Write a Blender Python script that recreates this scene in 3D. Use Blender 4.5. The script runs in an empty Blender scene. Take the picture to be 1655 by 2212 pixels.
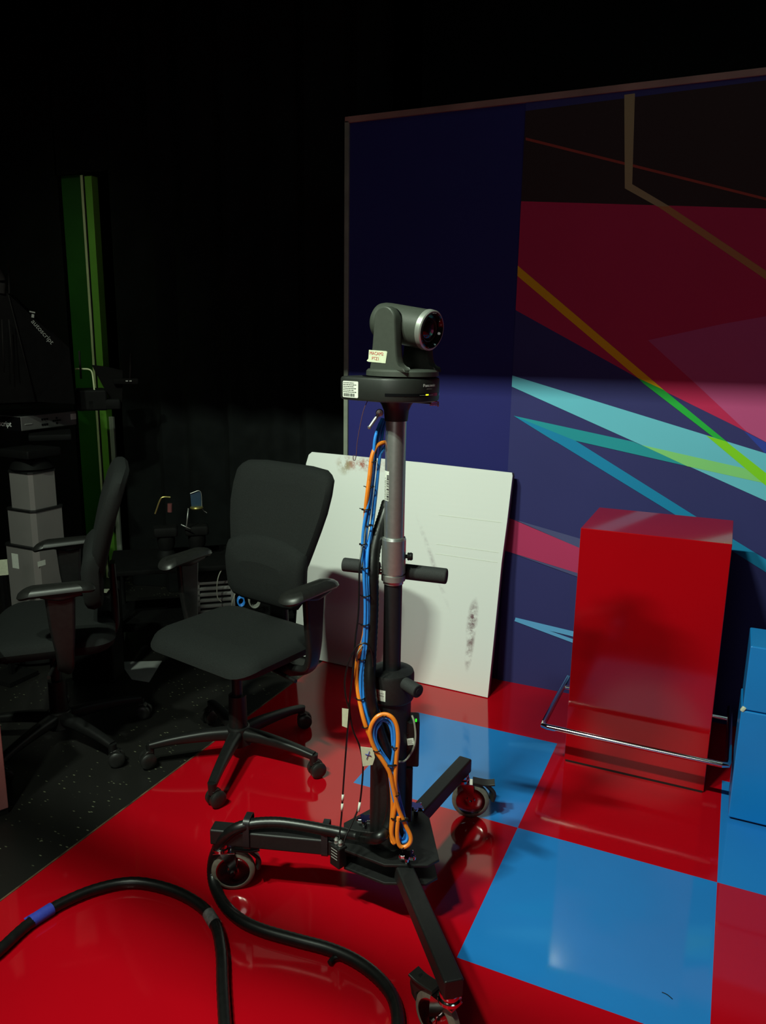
import bpy, bmesh, math, random
from mathutils import Vector as V, Matrix as M
random.seed(7)
C = bpy.context.scene.collection
PI = math.pi

# ------------------------------------------------------------------ camera model (metres, X along the mural wall, Y towards it)
FPX, PITCH, ROLL, YAW, EYE = 1660.85, 0.2171761, 0.0147545, 0.4262896, 1.5654
_fw = V((-math.sin(YAW)*math.cos(PITCH), math.cos(YAW)*math.cos(PITCH), -math.sin(PITCH)))
_rt = V((math.cos(YAW), math.sin(YAW), 0)); _up = _rt.cross(_fw)
_c, _s = math.cos(ROLL), math.sin(ROLL)
RT, UP, FW = _c*_rt+_s*_up, -_s*_rt+_c*_up, _fw
O = V((0, 0, EYE))
def ray(px, py): return RT*(px-827.5) - UP*(py-1106) + FW*FPX
def flo(px, py, z=0.0):                       # survey: point of the photograph at height z
    d = ray(px, py); return O + d*((z-EYE)/d.z)
def pln(px, py, p, n):                        # survey: point on a plane
    d = ray(px, py); n = V(n); return O + d*(((V(p)-O).dot(n))/d.dot(n))
def wal(px, py, y): return pln(px, py, (0, y, 0), (0, 1, 0))

cam = bpy.data.cameras.new('camera'); co = bpy.data.objects.new('camera', cam); C.objects.link(co)
cam.sensor_fit = 'HORIZONTAL'; cam.sensor_width = 36; cam.lens = FPX/1655*36; cam.clip_start = .05
co.matrix_world = M(((RT.x, UP.x, -FW.x, 0), (RT.y, UP.y, -FW.y, 0), (RT.z, UP.z, -FW.z, EYE), (0, 0, 0, 1)))
sc = bpy.context.scene; sc.camera = co
sc.view_settings.view_transform = 'Standard'; sc.view_settings.look = 'None'
sc.cycles.caustics_reflective = False; sc.cycles.caustics_refractive = False
sc.view_settings.exposure = 0; sc.view_settings.gamma = 1; sc.view_settings.use_curve_mapping = False

# ------------------------------------------------------------------ materials
def mat(name, col, rough=.5, metal=0., vary=.12, scale=30, bump=0., bscale=200, emit=None, es=0., spec=.5, coat=0., aniso=None):
    m = bpy.data.materials.new(name); m.use_nodes = True
    nt = m.node_tree; b = nt.nodes['Principled BSDF']
    b.inputs['Roughness'].default_value = rough; b.inputs['Metallic'].default_value = metal
    b.inputs['Specular IOR Level'].default_value = spec; b.inputs['Coat Weight'].default_value = coat
    tc = nt.nodes.new('ShaderNodeTexCoord')
    if vary > 0:
        n = nt.nodes.new('ShaderNodeTexNoise'); n.inputs['Scale'].default_value = scale; n.inputs['Detail'].default_value = 4
        nt.links.new(tc.outputs['Object'], n.inputs['Vector'])
        r = nt.nodes.new('ShaderNodeValToRGB'); nt.links.new(n.outputs['Fac'], r.inputs['Fac'])
        r.color_ramp.elements[0].position = .3; r.color_ramp.elements[1].position = .7
        r.color_ramp.elements[0].color = [c*(1-vary) for c in col]+[1]; r.color_ramp.elements[1].color = [min(1, c*(1+vary)) for c in col]+[1]
        nt.links.new(r.outputs['Color'], b.inputs['Base Color'])
    else: b.inputs['Base Color'].default_value = list(col)+[1]
    if bump > 0:
        n2 = nt.nodes.new('ShaderNodeTexNoise'); n2.inputs['Scale'].default_value = bscale; n2.inputs['Detail'].default_value = 3
        nt.links.new(tc.outputs['Object'], n2.inputs['Vector'])
        bp = nt.nodes.new('ShaderNodeBump'); bp.inputs['Strength'].default_value = bump; bp.inputs['Distance'].default_value = .002
        nt.links.new(n2.outputs['Fac'], bp.inputs['Height']); nt.links.new(bp.outputs['Normal'], b.inputs['Normal'])
    if emit:
        b.inputs['Emission Color'].default_value = list(emit)+[1]; b.inputs['Emission Strength'].default_value = es
    return m
K = {}
K['red_floor'] = mat('glossy red vinyl', (.46, .002, .008), .07, vary=.04, scale=3, bump=.015, bscale=8)
K['blue_floor'] = mat('glossy blue vinyl', (.018, .205, .60), .07, vary=.04, scale=3, bump=.015, bscale=8)
K['red_box'] = mat('red gloss laminate', (.42, .002, .006), .10, vary=.03, scale=3, bump=.02, bscale=6)
K['blue_box'] = mat('blue gloss paint', (.008, .22, .62), .30, vary=.05, scale=5)
K['drape'] = mat('black drape', (.006, .007, .007), .95, vary=.3, scale=8, spec=.1)
K['black_wall'] = mat('black wall paint', (.006, .006, .006), .9, vary=.3, scale=3, spec=.1)
K['fabric'] = mat('black seat fabric', (.0085, .010, .0097), .85, vary=.25, scale=300, bump=.5, bscale=700, spec=.3)
K['chair_plastic'] = mat('black chair plastic', (.009, .009, .009), .42, vary=.15, scale=60, spec=.35)
K['pad'] = mat('soft black arm pad', (.013, .013, .012), .40, vary=.15, scale=60)
K['caster'] = mat('caster plastic', (.014, .014, .013), .42, vary=.15, scale=60)
K['steel_black'] = mat('black powder coat', (.008, .008, .0083), .50, vary=.2, scale=120, bump=.12, bscale=500)
K['tube_black'] = mat('black anodised tube', (.012, .013, .015), .42, vary=.1, scale=80)
K['foam'] = mat('black foam grip', (.016, .017, .018), .8, vary=.2, scale=300, bump=.3, bscale=600)
K['alu'] = mat('brushed aluminium', (.66, .68, .66), .34, .88, vary=.06, scale=90)
K['chrome'] = mat('chrome', (.75, .76, .78), .10, 1., vary=.03)
K['zinc'] = mat('zinc plate', (.45, .45, .43), .5, .85, vary=.1, scale=60)
K['ptz'] = mat('dark grey camera shell', (.046, .052, .043), .45, vary=.06, scale=90, bump=.08, bscale=900)
K['ptz_low'] = mat('charcoal camera base', (.017, .019, .017), .45, vary=.06, scale=90, bump=.08, bscale=900)
K['silver'] = mat('satin silver ring', (.5, .52, .48), .35, .7, vary=.05)
K['glossblack'] = mat('gloss black', (.006, .006, .007), .08, vary=.05)
K['lens'] = mat('coated lens glass', (.02, .008, .012), .04, vary=.05, coat=1.)
K['lens_ring'] = mat('inner lens ring', (.05, .03, .03), .3, vary=.1)
K['white'] = mat('white label paper', (.75, .78, .70), .6, vary=.05, scale=80)
K['tape'] = mat('masking tape', (.62, .66, .48), .7, vary=.08, scale=80)
K['ink'] = mat('black ink', (.03, .03, .03), .6, vary=.05)
K['redink'] = mat('red marker ink', (.55, .10, .08), .6, vary=.05)
K['whiteink'] = mat('white print', (.75, .77, .74), .6, vary=.05)
K['dimink'] = mat('grey print', (.36, .36, .34), .6, vary=.05)
K['led_y'] = mat('amber status lamp', (.5, .6, 0), .4, vary=0, emit=(.85, .9, .02), es=1.3)
K['led_g'] = mat('green status lamp', (0, .6, 0), .4, vary=0, emit=(.03, .9, .02), es=1.2)
K['blue_cable'] = mat('blue cable jacket', (.028, .24, .76), .38, vary=.08, scale=60)
K['orange_cable'] = mat('orange cable jacket', (.86, .24, .02), .40, vary=.06, scale=60)
K['black_cable'] = mat('black cable jacket', (.006, .006, .006), .36, vary=.3, scale=60)
K['grey_cable'] = mat('grey cable jacket', (.30, .30, .25), .45, vary=.1, scale=60)
K['pale_cable'] = mat('pale cable jacket', (.22, .23, .20), .5, vary=.1, scale=60)
K['wire'] = mat('thin reddish wire', (.10, .04, .05), .5, vary=.1)
K['copper'] = mat('pinkish copper plug', (.42, .22, .20), .35, .5, vary=.2, scale=150)
K['blue_tape'] = mat('blue masking tape', (.03, .05, .42), .65, vary=.1, scale=60, bump=.3, bscale=150)
K['silver_tape'] = mat('worn grey tape', (.12, .11, .11), .5, vary=.4, scale=90)
K['board_edge'] = mat('brown board edge', (.16, .11, .11), .8, vary=.2, scale=60)
K['trim'] = mat('grey trim strip', (.22, .24, .19), .5, vary=.15, scale=14)
K['grey_col'] = mat('grey pedestal enamel', (.30, .28, .27), .35, .3, vary=.05, scale=8)
K['grey_mon'] = mat('grey monitor case', (.16, .155, .15), .45, vary=.06)
K['rust'] = mat('pale cabinet paint', (.42, .17, .16), .5, vary=.15, scale=8)
K['prompt_black'] = mat('black prompter hood cloth', (.004, .0035, .0035), .85, vary=.2, scale=30, spec=.1)
K['prompt_glass'] = mat('dark beam splitter glass', (.012, .014, .015), .06, vary=.05)
K['green_leaf'] = mat('dark green door paint', (.012, .085, .006), .5, vary=.2, scale=4)
K['green_jamb'] = mat('bright green paint', (.16, .42, .05), .5, vary=.1, scale=4)
K['pale_stop'] = mat('pale door stop', (.62, .70, .40), .4, vary=.1, scale=9)
K['grey_strip'] = mat('grey frame strip', (.30, .33, .28), .5, vary=.1, scale=9)
K['brass'] = mat('aged brass', (.45, .38, .12), .3, .8, vary=.15)
K['paper'] = mat('grey paper sheet', (.30, .31, .30), .6, vary=.1, scale=12)
K['fork'] = mat('chromed caster fork', (.72, .68, .66), .12, 1., vary=.06)
K['black_matte'] = mat('matt black metal', (.005, .005, .005), .7, vary=.2, spec=.15)
K['hood_edge'] = mat('hood seam', (.012, .010, .010), .8, vary=.2, spec=.1)
K['tyre'] = mat('grey rubber tyre', (.16, .15, .12), .6, vary=.2, scale=80)
K['hub'] = mat('pressed steel wheel', (.62, .56, .55), .14, 1., vary=.1, scale=80)
K['wood_sh'] = mat('dark shelf board', (.004, .004, .004), .8, vary=.2, spec=.1)

def black_tile():
    m = bpy.data.materials.new('speckled black vinyl tile'); m.use_nodes = True
    nt = m.node_tree; b = nt.nodes['Principled BSDF']; L = nt.links
    b.inputs['Roughness'].default_value = .38; b.inputs['Specular IOR Level'].default_value = .35
    tc = nt.nodes.new('ShaderNodeTexCoord'); mp = nt.nodes.new('ShaderNodeMapping')
    mp.inputs['Rotation'].default_value = (0, 0, .35); mp.inputs['Scale'].default_value = (26, 70, 1)
    L.new(tc.outputs['Object'], mp.inputs['Vector'])
    vo = nt.nodes.new('ShaderNodeTexVoronoi'); vo.inputs['Scale'].default_value = 1.0; L.new(mp.outputs['Vector'], vo.inputs['Vector'])
    r = nt.nodes.new('ShaderNodeValToRGB'); r.color_ramp.elements[0].position = .10; r.color_ramp.elements[0].color = (1, 1, 1, 1)
    r.color_ramp.elements[1].position = .17; r.color_ramp.elements[1].color = (0, 0, 0, 1)
    L.new(vo.outputs['Distance'], r.inputs['Fac'])
    n = nt.nodes.new('ShaderNodeTexNoise'); n.inputs['Scale'].default_value = 9; L.new(tc.outputs['Object'], n.inputs['Vector'])
    r2 = nt.nodes.new('ShaderNodeValToRGB'); r2.color_ramp.elements[0].position = .42; r2.color_ramp.elements[1].position = .55
    L.new(n.outputs['Fac'], r2.inputs['Fac'])
    mu = nt.nodes.new('ShaderNodeMath'); mu.operation = 'MULTIPLY'; L.new(r.outputs['Color'], mu.inputs[0]); L.new(r2.outputs['Color'], mu.inputs[1])
    mx = nt.nodes.new('ShaderNodeMixRGB'); mx.inputs[1].default_value = (.013, .0125, .0115, 1); mx.inputs[2].default_value = (.17, .18, .11, 1)
    L.new(mu.outputs[0], mx.inputs[0])
    # joints every foot
    L.new(mx.outputs[0], b.inputs['Base Color'])
    return m
K['black_tile'] = black_tile()

def board_mat():
    """white board; scuffs keep to their own places on the sheet (object space, metres from its foot)"""
    m = bpy.data.materials.new('white board with scuffs'); m.use_nodes = True
    nt = m.node_tree; b = nt.nodes['Principled BSDF']; L = nt.links; b.inputs['Roughness'].default_value = .6
    tc = nt.nodes.new('ShaderNodeTexCoord')
    n = nt.nodes.new('ShaderNodeTexNoise'); n.inputs['Scale'].default_value = 22; n.inputs['Detail'].default_value = 5; n.inputs['Roughness'].default_value = .7
    L.new(tc.outputs['Object'], n.inputs['Vector'])
    col = None
    def blob(cx, cz, sx, sz, rot, c, strength, prev):
        mp = nt.nodes.new('ShaderNodeMapping'); mp.vector_type = 'TEXTURE'
        mp.inputs['Location'].default_value = (cx, 0, cz); mp.inputs['Rotation'].default_value = (0, rot, 0); mp.inputs['Scale'].default_value = (sx, 9, sz)
        L.new(tc.outputs['Object'], mp.inputs['Vector'])
        g = nt.nodes.new('ShaderNodeTexGradient'); g.gradient_type = 'SPHERICAL'; L.new(mp.outputs['Vector'], g.inputs['Vector'])
        ma = nt.nodes.new('ShaderNodeMath'); ma.operation = 'MULTIPLY'; L.new(g.outputs['Fac'], ma.inputs[0])
        rr = nt.nodes.new('ShaderNodeValToRGB'); rr.color_ramp.elements[0].position = .42; rr.color_ramp.elements[1].position = .62
        L.new(n.outputs['Fac'], rr.inputs['Fac']); L.new(rr.outputs['Color'], ma.inputs[1])
        m2 = nt.nodes.new('ShaderNodeMath'); m2.operation = 'MULTIPLY'; m2.inputs[1].default_value = strength; m2.use_clamp = True; L.new(ma.outputs[0], m2.inputs[0])
        mx = nt.nodes.new('ShaderNodeMixRGB'); L.new(m2.outputs[0], mx.inputs[0]); mx.inputs[2].default_value = list(c)+[1]
        if prev is None: mx.inputs[1].default_value = (.84, .86, .83, 1)
        else: L.new(prev, mx.inputs[1])
        return mx.outputs[0]
    col = blob(.415, .335, .030, .12, .05, (.20, .11, .13), 1.5, col)
    col = blob(.415, .22, .022, .13, .05, (.22, .13, .14), 1.3, col)
    col = blob(.20, .58, .016, .26, -.45, (.55, .52, .53), 1.0, col)
    col = blob(-.20, 1.0, .16, .045, 0, (.45, .16, .12), 1.6, col)
    col = blob(-.30, .99, .05, .06, 0, (.35, .28, .14), 1.2, col)
    L.new(col, b.inputs['Base Color'])
    w = nt.nodes.new('ShaderNodeTexWave'); w.bands_direction = 'Z'; w.inputs['Scale'].default_value = 12; w.inputs['Distortion'].default_value = 1.5
    L.new(tc.outputs['Object'], w.inputs['Vector'])
    bp = nt.nodes.new('ShaderNodeBump'); bp.inputs['Strength'].default_value = .02; bp.inputs['Distance'].default_value = .003
    L.new(w.outputs['Fac'], bp.inputs['Height']); L.new(bp.outputs['Normal'], b.inputs['Normal'])
    return m
K['board'] = board_mat()

# ------------------------------------------------------------------ mesh builder
def basis(x, y, z, o=(0, 0, 0)):
    x, y, z, o = V(x), V(y), V(z), V(o)
    return M(((x.x, y.x, z.x, o.x), (x.y, y.y, z.y, o.y), (x.z, y.z, z.z, o.z), (0, 0, 0, 1)))
def axis_frame(d, hint=(0, 0, 1)):
    d = V(d).normalized(); h = V(hint)
    if abs(d.dot(h)) > .97: h = V((1, 0, 0))
    x = h.cross(d).normalized(); y = d.cross(x)
    return x, y, d
def rrect(w, h, r, n=5):
    pts = []
    for cx, cy, a0 in ((w/2-r, h/2-r, 0), (-w/2+r, h/2-r, 90), (-w/2+r, -h/2+r, 180), (w/2-r, -h/2+r, 270)):
        for k in range(n+1):
            a = math.radians(a0+90*k/n); pts.append((cx+r*math.cos(a), cy+r*math.sin(a)))
    return pts
def spline(pts, per=8):
    p = [V(q) for q in pts]
    if len(p) < 3: return p
    p = [p[0]*2-p[1]]+p+[p[-1]*2-p[-2]]
    out = []
    for i in range(1, len(p)-2):
        for k in range(per):
            t = k/per
            out.append(.5*((2*p[i])+(-p[i-1]+p[i+1])*t+(2*p[i-1]-5*p[i]+4*p[i+1]-p[i+2])*t*t+(-p[i-1]+3*p[i]-3*p[i+1]+p[i+2])*t**3))
    return out+[p[-2]]
TM = {}
class MB:
    def __init__(s): s.bm = bmesh.new(); s.mi = 0
    def _f(s, vs, smooth=True):
        try:
            f = s.bm.faces.new(vs); f.material_index = s.mi; f.smooth = smooth; return f
        except ValueError: return None
    def loops(s, rings, cap=True, closed=False, smooth=True):
        R = [[s.bm.verts.new(p) for p in r] for r in rings]
        n = len(R[0])
        for a in range(len(R) if closed else len(R)-1):
            A, B = R[a], R[(a+1) % len(R)]
            for k in range(n): s._f((A[k], A[(k+1) % n], B[(k+1) % n], B[k]), smooth)
        if cap and not closed: s._f(R[0][::-1], False); s._f(R[-1], False)
        return s
    def box(s, c, size, fr=None, bev=.0):
        x, y, z = size[0]/2, size[1]/2, size[2]/2
        T = fr or M.Identity(4); c = V(c)
        b = min(bev, min(x, y, z)*.9)
        if b <= 0:
            v = [s.bm.verts.new(c+T.to_3x3()@V((i*x, j*y, k*z))) for i in (-1, 1) for j in (-1, 1) for k in (-1, 1)]
            for f in ((0, 1, 3, 2), (4, 6, 7, 5), (0, 4, 5, 1), (2, 3, 7, 6), (0, 2, 6, 4), (1, 5, 7, 3)): s._f([v[i] for i in f], False)
            return s
        return s.prism(rrect(2*x, 2*y, min(b, x*.98, y*.98), 3), -z, z, basis(*[T.to_3x3()@V(e) for e in ((1, 0, 0), (0, 1, 0), (0, 0, 1))], c), b)
    def prism(s, poly, z0, z1, fr=None, bev=0.):
        """polygon extruded along the frame's z, edges rounded by bev"""
        fr = fr or M.Identity(4)
        cx = sum(p[0] for p in poly)/len(poly); cy = sum(p[1] for p in poly)/len(poly)
        w = max(max(abs(p[0]-cx) for p in poly), 1e-6); h = max(max(abs(p[1]-cy) for p in poly), 1e-6)
        def ring(z, ins): return [fr@V((cx+(p[0]-cx)*(1-ins/w), cy+(p[1]-cy)*(1-ins/h), z)) for p in poly]
        if bev > 0:
            sg = 1 if z1 > z0 else -1
            lv = [(z0, bev), (z0+sg*bev*.3, bev*.3), (z0+sg*bev, 0), (z1-sg*bev, 0), (z1-sg*bev*.3, bev*.3), (z1, bev)]
        else: lv = [(z0, 0), (z1, 0)]
        return s.loops([ring(z, i) for z, i in lv], smooth=False if bev <= 0 else True)
    def cyl(s, a, b, r, r2=None, n=24, bev=0.):
        a, b = V(a), V(b); r2 = r if r2 is None else r2
        x, y, d = axis_frame(b-a); L = (b-a).length
        st = [(0, r-bev), (bev*.3, r-bev*.3), (bev, r), (L-bev, r2), (L-bev*.3, r2-bev*.3), (L, r2-bev)] if bev > 0 else [(0, r), (L, r2)]
        return s.loops([[a+d*t+(x*math.cos(2*PI*k/n)+y*math.sin(2*PI*k/n))*q for k in range(n)] for t, q in st])
    def lathe(s, o, d, prof, n=32, hint=(0, 0, 1), ring=False):
        x, y, d = axis_frame(d, hint); o = V(o)
        return s.loops([[o+d*t+(x*math.cos(2*PI*k/n)+y*math.sin(2*PI*k/n))*max(r, 1e-5) for k in range(n)] for r, t in prof], closed=ring)
    def tube(s, pts, r, n=10, per=8, smoothpath=True, ripple=0., closed=False):
        P = spline(pts, per) if smoothpath else [V(p) for p in pts]
        t0 = (P[1]-P[0]).normalized(); x, y, _ = axis_frame(t0); rings = []
        for i, p in enumerate(P):
            t = (P[min(i+1, len(P)-1)]-P[max(i-1, 0)]).normalized()
            x = (x-t*x.dot(t)).normalized(); y = t.cross(x)
            q = r*(1+(ripple if i % 2 else -ripple))
            rings.append([p+(x*math.cos(2*PI*k/n)+y*math.sin(2*PI*k/n))*q for k in range(n)])
        return s.loops(rings)
    def bar(s, pts, sizes, up=(0, 0, 1), per=6, rnd=.35):
        """rounded rectangular section swept along a path; sizes = (width across, height) per point"""
        P = spline(pts, per); n = len(pts); rings = []
        up = V(up)
        for i, p in enumerate(P):
            t = (P[min(i+1, len(P)-1)]-P[max(i-1, 0)]).normalized()
            u = i/per; k = min(int(u), n-2); f = u-k
            w = sizes[k][0]*(1-f)+sizes[k+1][0]*f; h = sizes[k][1]*(1-f)+sizes[k+1][1]*f
            x = t.cross(up)
            x = x.normalized() if x.length > .05 else V((1, 0, 0))
            y = x.cross(t).normalized()
            rings.append([p+x*a+y*b for a, b in rrect(w, h, min(w, h)*rnd, 3)])
        return s.loops(rings)
    def cushion(s, outline, levels, fn=None):
        """loft of one outline inset level by level: levels = (offset, inset)"""
        w = max(abs(p[0]) for p in outline); cy = (max(p[1] for p in outline)+min(p[1] for p in outline))/2
        h = max(abs(p[1]-cy) for p in outline); rings = []
        for off, ins in levels:
            rings.append([fn(p[0]*(1-ins/w), cy+(p[1]-cy)*(1-ins/h), off) for p in outline])
        return s.loops(rings)
    def quad(s, c, x, y, w, h, t=.0006):
        x, y = V(x).normalized(), V(y).normalized(); z = x.cross(y)
        return s.box(V(c)+z*t/2, (w, h, t), basis(x, y, z))
    def text(s, body, c, x, y, size, align='CENTER', t=.0004, shear=0., bold=0., xs=1.):
        cu = bpy.data.curves.new('tmp', 'FONT'); cu.body = body; cu.size = size; cu.align_x = align; cu.align_y = 'CENTER'; cu.extrude = t/2; cu.shear = shear; cu.offset = bold
        ob = bpy.data.objects.new('tmp', cu); C.objects.link(ob)
        bpy.context.view_layer.update()
        me = bpy.data.meshes.new_from_object(ob.evaluated_get(bpy.context.evaluated_depsgraph_get()))
        bpy.data.objects.remove(ob)
        x, y = V(x).normalized(), V(y).normalized()
        me.transform(basis(x, y, x.cross(y), c)@M.Diagonal((xs, 1, 1, 1)))
        n0 = len(s.bm.faces); s.bm.from_mesh(me); bpy.data.meshes.remove(me)
        s.bm.faces.ensure_lookup_table()
        for f in s.bm.faces[n0:]: f.material_index = s.mi
        return s
    def build(s, name, m, parent=None, sub=0):
        bm = s.bm
        bmesh.ops.recalc_face_normals(bm, faces=bm.faces)
        for e in bm.edges:
            if len(e.link_faces) == 2:
                an = e.calc_face_angle(0); a1, a2 = [f.calc_area() for f in e.link_faces]
                if an > .66 or (an > .1 and max(a1, a2) > 12*min(a1, a2)): e.smooth = False
        if parent is not None: T = TM[parent.name]
        else:
            xs = [v.co for v in bm.verts]
            lo = V([min(c[i] for c in xs) for i in range(3)]); hi = V([max(c[i] for c in xs) for i in range(3)])
            T = M.Translation(((lo.x+hi.x)/2, (lo.y+hi.y)/2, lo.z))
        bm.transform(T.inverted())
        me = bpy.data.meshes.new(name); bm.to_mesh(me); bm.free()
        for k in (m if isinstance(m, (list, tuple)) else [m]): me.materials.append(K[k] if isinstance(k, str) else k)
        o = bpy.data.objects.new(name, me); C.objects.link(o)
        if parent is not None: o.parent = parent; TM[o.name] = T
        else: o.matrix_world = T; TM[o.name] = T
        return o
def tag(o, label=None, cat=None, group=None, kind=None):
    if label: o['label'] = label
    if cat: o['category'] = cat
    if group: o['group'] = group
    if kind: o['kind'] = kind
    return o
def thing(name, loc, label, cat, rz=0., group=None):
    o = bpy.data.objects.new(name, None); C.objects.link(o); o.empty_display_size = .1
    T = M.Translation(loc)@M.Rotation(rz, 4, 'Z'); o.matrix_world = T; TM[o.name] = T
    return tag(o, label, cat, group)

# ------------------------------------------------------------------ the setting
WY = 3.342                                     # front of the mural flat
XE = -1.755                                    # black tile / red vinyl joint
X0, Y0, S = -.5161, 2.2543, .61                # vinyl tile grid
mb = MB()
def fq(m, a, b, c, d, z=0.):
    m._f([m.bm.verts.new(V((x, y, z))) for x, y in ((a, b), (c, b), (c, d), (a, d))], False)
mb.mi = 0; fq(mb, -4.8, -2.6, XE, 4.2, -.003); fq(mb, XE, -2.6, 3.2, -.8, -.003)
xs = [XE, -1.1261, X0, X0+S, X0+2*S, X0+3*S, X0+4*S, 3.2]
ys = [-.8, Y0-5*S, Y0-4*S, Y0-3*S, Y0-2*S, Y0-S, Y0, Y0+S, WY, 4.2]
blue = {(0, -1), (-1, 0), (1, 0), (2, -1), (3, 0), (2, 1), (1, -2)}
for i in range(len(xs)-1):
    for j in range(len(ys)-1):
        gi = round((xs[i]-X0)/S) if xs[i] > -1.2 else -9
        gj = round((ys[j]-Y0)/S)
        mb.mi = 2 if (gi, gj) in blue else 1
        fq(mb, xs[i], ys[j], xs[i+1], ys[j+1], 0.)
mb.mi = 1
mb._f([mb.bm.verts.new(V(p)) for p in ((XE, -.8, 0), (XE, 4.2, 0), (XE, 4.2, -.003), (XE, -.8, -.003))], False)
tag(mb.build('floor', ['black_tile', 'red_floor', 'blue_floor']), kind='structure')
# thin worn line where the vinyl meets the black tile
b = MB(); b.box((XE-.004, 1.2, -.001), (.006, 3.8, .003)); tag(b.build('trim_1', mat('worn floor joint', (.11, .055, .03), .7, vary=.9, scale=14)), kind='structure')

def drape(name, p0, p1, z1, amp=.035, wave=.26):
    a, c = V(p0), V(p1); d = (c-a); L = d.length; d.normalize(); nrm = V((d.y, -d.x, 0)); m = MB()
    n = int(L/.03); lo, hi = [], []
    for i in range(n+1):
        s_ = L*i/n; w = amp*(math.sin(2*PI*s_/wave)+.5*math.sin(2*PI*s_/(wave*.63)+1))
        q = a+d*s_+nrm*w; lo.append(m.bm.verts.new((q.x, q.y, 0))); hi.append(m.bm.verts.new((q.x, q.y, z1)))
    for i in range(n): m._f((lo[i], lo[i+1], hi[i+1], hi[i]))
    return tag(m.build(name, 'drape'), kind='structure')
DY = 3.72
DXL, DXR = wal(128, 373, DY).x, wal(212, 378, DY).x
DH = wal(160, 376, DY).z
drape('wall_back', (DXR+.09, DY-.0, 0), (-1.66, DY-.0, 0), 4.05, .03)
drape('wall_left', (-4.72, -2.5, 0), (-4.72, DY, 0), 4.05, .03)
b = MB(); b.box((DXL-.02-(DXL+4.8)/2+.01, DY+.02, 2.025), (DXL+4.8, .06, 4.05)); b.box(((DXL+DXR+.09)/2, DY+.02, (DH+4.05)/2), (DXR-DXL+.14, .06, 4.05-DH))
tag(b.build('wall_back_door', 'black_wall'), kind='structure').name = 'wall_back_side'
b = MB(); b.box((.8, 4.2, 2.025), (5, .08, 4.05)); tag(b.build('wall_rear', 'black_wall'), kind='structure')
b = MB(); b.box((3.2, .8, 2.025), (.08, 6.8, 4.05)); tag(b.build('wall_east', 'black_wall'), kind='structure')
b = MB(); b.box((-.8, -2.6, 2.025), (8, .08, 4.05)); tag(b.build('wall_front', 'black_wall'), kind='structure')
b = MB(); b.box((-.8, .8, 4.1), (8.1, 6.9, .1)); tag(b.build('ceiling', 'black_wall'), kind='structure')
LX, LY, LZ = -1.80, -.30, 3.75                  # the one working lamp
BY = 1.2; BZ = LZ-(LZ-1.40)/(WY-LY)*(BY-LY)
b = MB(); b.box((-.8, BY+.06, (BZ+4.05)/2), (7.9, .12, 4.05-BZ)); tag(b.build('added_cutoff_beam', 'black_wall'), kind='structure').name = 'cutoff_beam'  # unseen beam added to keep the key light off the upper mural

# the mural flat with its printed artwork
mural = dict(
 navy=(.036, .036, .155), left=(.019, .019, .145), leftblue=(.022, .026, .20), black=(.034, .020, .020), maroon=(.33, .05, .035), tan=(.36, .29, .15),
 tanpink=(.46, .20, .07), crimson=(.52, .02, .09), rose=(.50, .075, .22), royal=(.030, .055, .36), olive=(.85, .46, .005), green=(.020, .44, .055),
 lime=(.24, .68, .018), aqua=(.15, .55, .70), teal=(.020, .32, .38), cyan=(.010, .24, .48), palegreen=(.25, .66, .22), plum=(.50, .040, .13), slate=(.085, .09, .22), ice=(.13, .42, .78))
mm = [mat('mural print '+k, v, .75, vary=.03, scale=3, spec=.25) for k, v in mural.items()]
mi = {k: i for i, k in enumerate(mural)}
mb = MB(); XL, XR, ZT = -1.718, 3.1, 2.535
SX = -.905                                     # joint between the two panels
mb.mi = mi['left']; mb.box(((XL+SX)/2, WY+.036, ZT/2), (SX-XL, .06, ZT))
mb.mi = mi['navy']; mb.box(((SX+XR)/2, WY+.03, ZT/2), (XR-SX, .06, ZT))
layer = [0]
def art(col, pts, base=0.):
    layer[0] += 1; y = WY-.0002*layer[0]+base
    vs = []; W_ = [wal(px, py, WY) for px, py in pts]; n_ = len(pts)
    for k, (px, py) in enumerate(pts):
        q = W_[k]
        if px == 1900:                         # the print runs on along the wall past the frame
            j = (k+1) % n_ if pts[(k+1) % n_][0] != 1900 else k-1
            d = q-W_[j]; t = (1.7-q.x)/d.x; zl = .03 if d.z < 0 else ZT-.03
            if d.z: t = min(t, max(0, (zl-q.z)/d.z))
            q = q+d*t
        vs.append(mb.bm.verts.new((min(max(q.x, XL if base else SX), XR), y, min(max(q.z, .0), ZT-.02))))
    mb.mi = mi[col]; f = mb._f(vs, False)
def off(a, c, t): return (a[0]+(c[0]-a[0])*t, a[1]+(c[1]-a[1])*t)
art('leftblue', [(985, 908), (1106, 862), (1104, 990)], .0065)
art('black', [(1134, 240), (1900, 120), (1900, 459), (1124, 437), (1110, 437)])
art('crimson', [(1100, 436.4), (1900, 459), (1900, 1080), (1655, 955), (1598, 925), (1379, 817), (1095, 670)])
art('rose', [(1613, 932), (1514, 839), (1400, 735), (1560, 700), (1900, 640), (1900, 1080), (1655, 955)])
art('royal', [(1607, 931), (1655, 956), (1900, 1080), (1900, 1240), (1655, 981)])
art('maroon', [(1136, 297), (1655, 427), (1900, 489), (1900, 496), (1655, 433), (1136, 303)])
art('tan', [(1349, 205), (1372, 202), (1366, 398), (1447, 446), (1420, 446), (1350, 407)])
art('tanpink', [(1447, 446), (1655, 585), (1900, 748), (1900, 772), (1655, 604), (1420, 445.5)])
art('olive', [(1100, 562), (1117.6, 574), (1434, 842), (1379, 817), (1117.6, 596), (1100, 583)])
art('aqua', [(1101, 810), (1104.8, 811), (1655, 979.5), (1900, 1054), (1900, 1191), (1655, 1082), (1103.7, 835), (1101, 834)])
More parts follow.
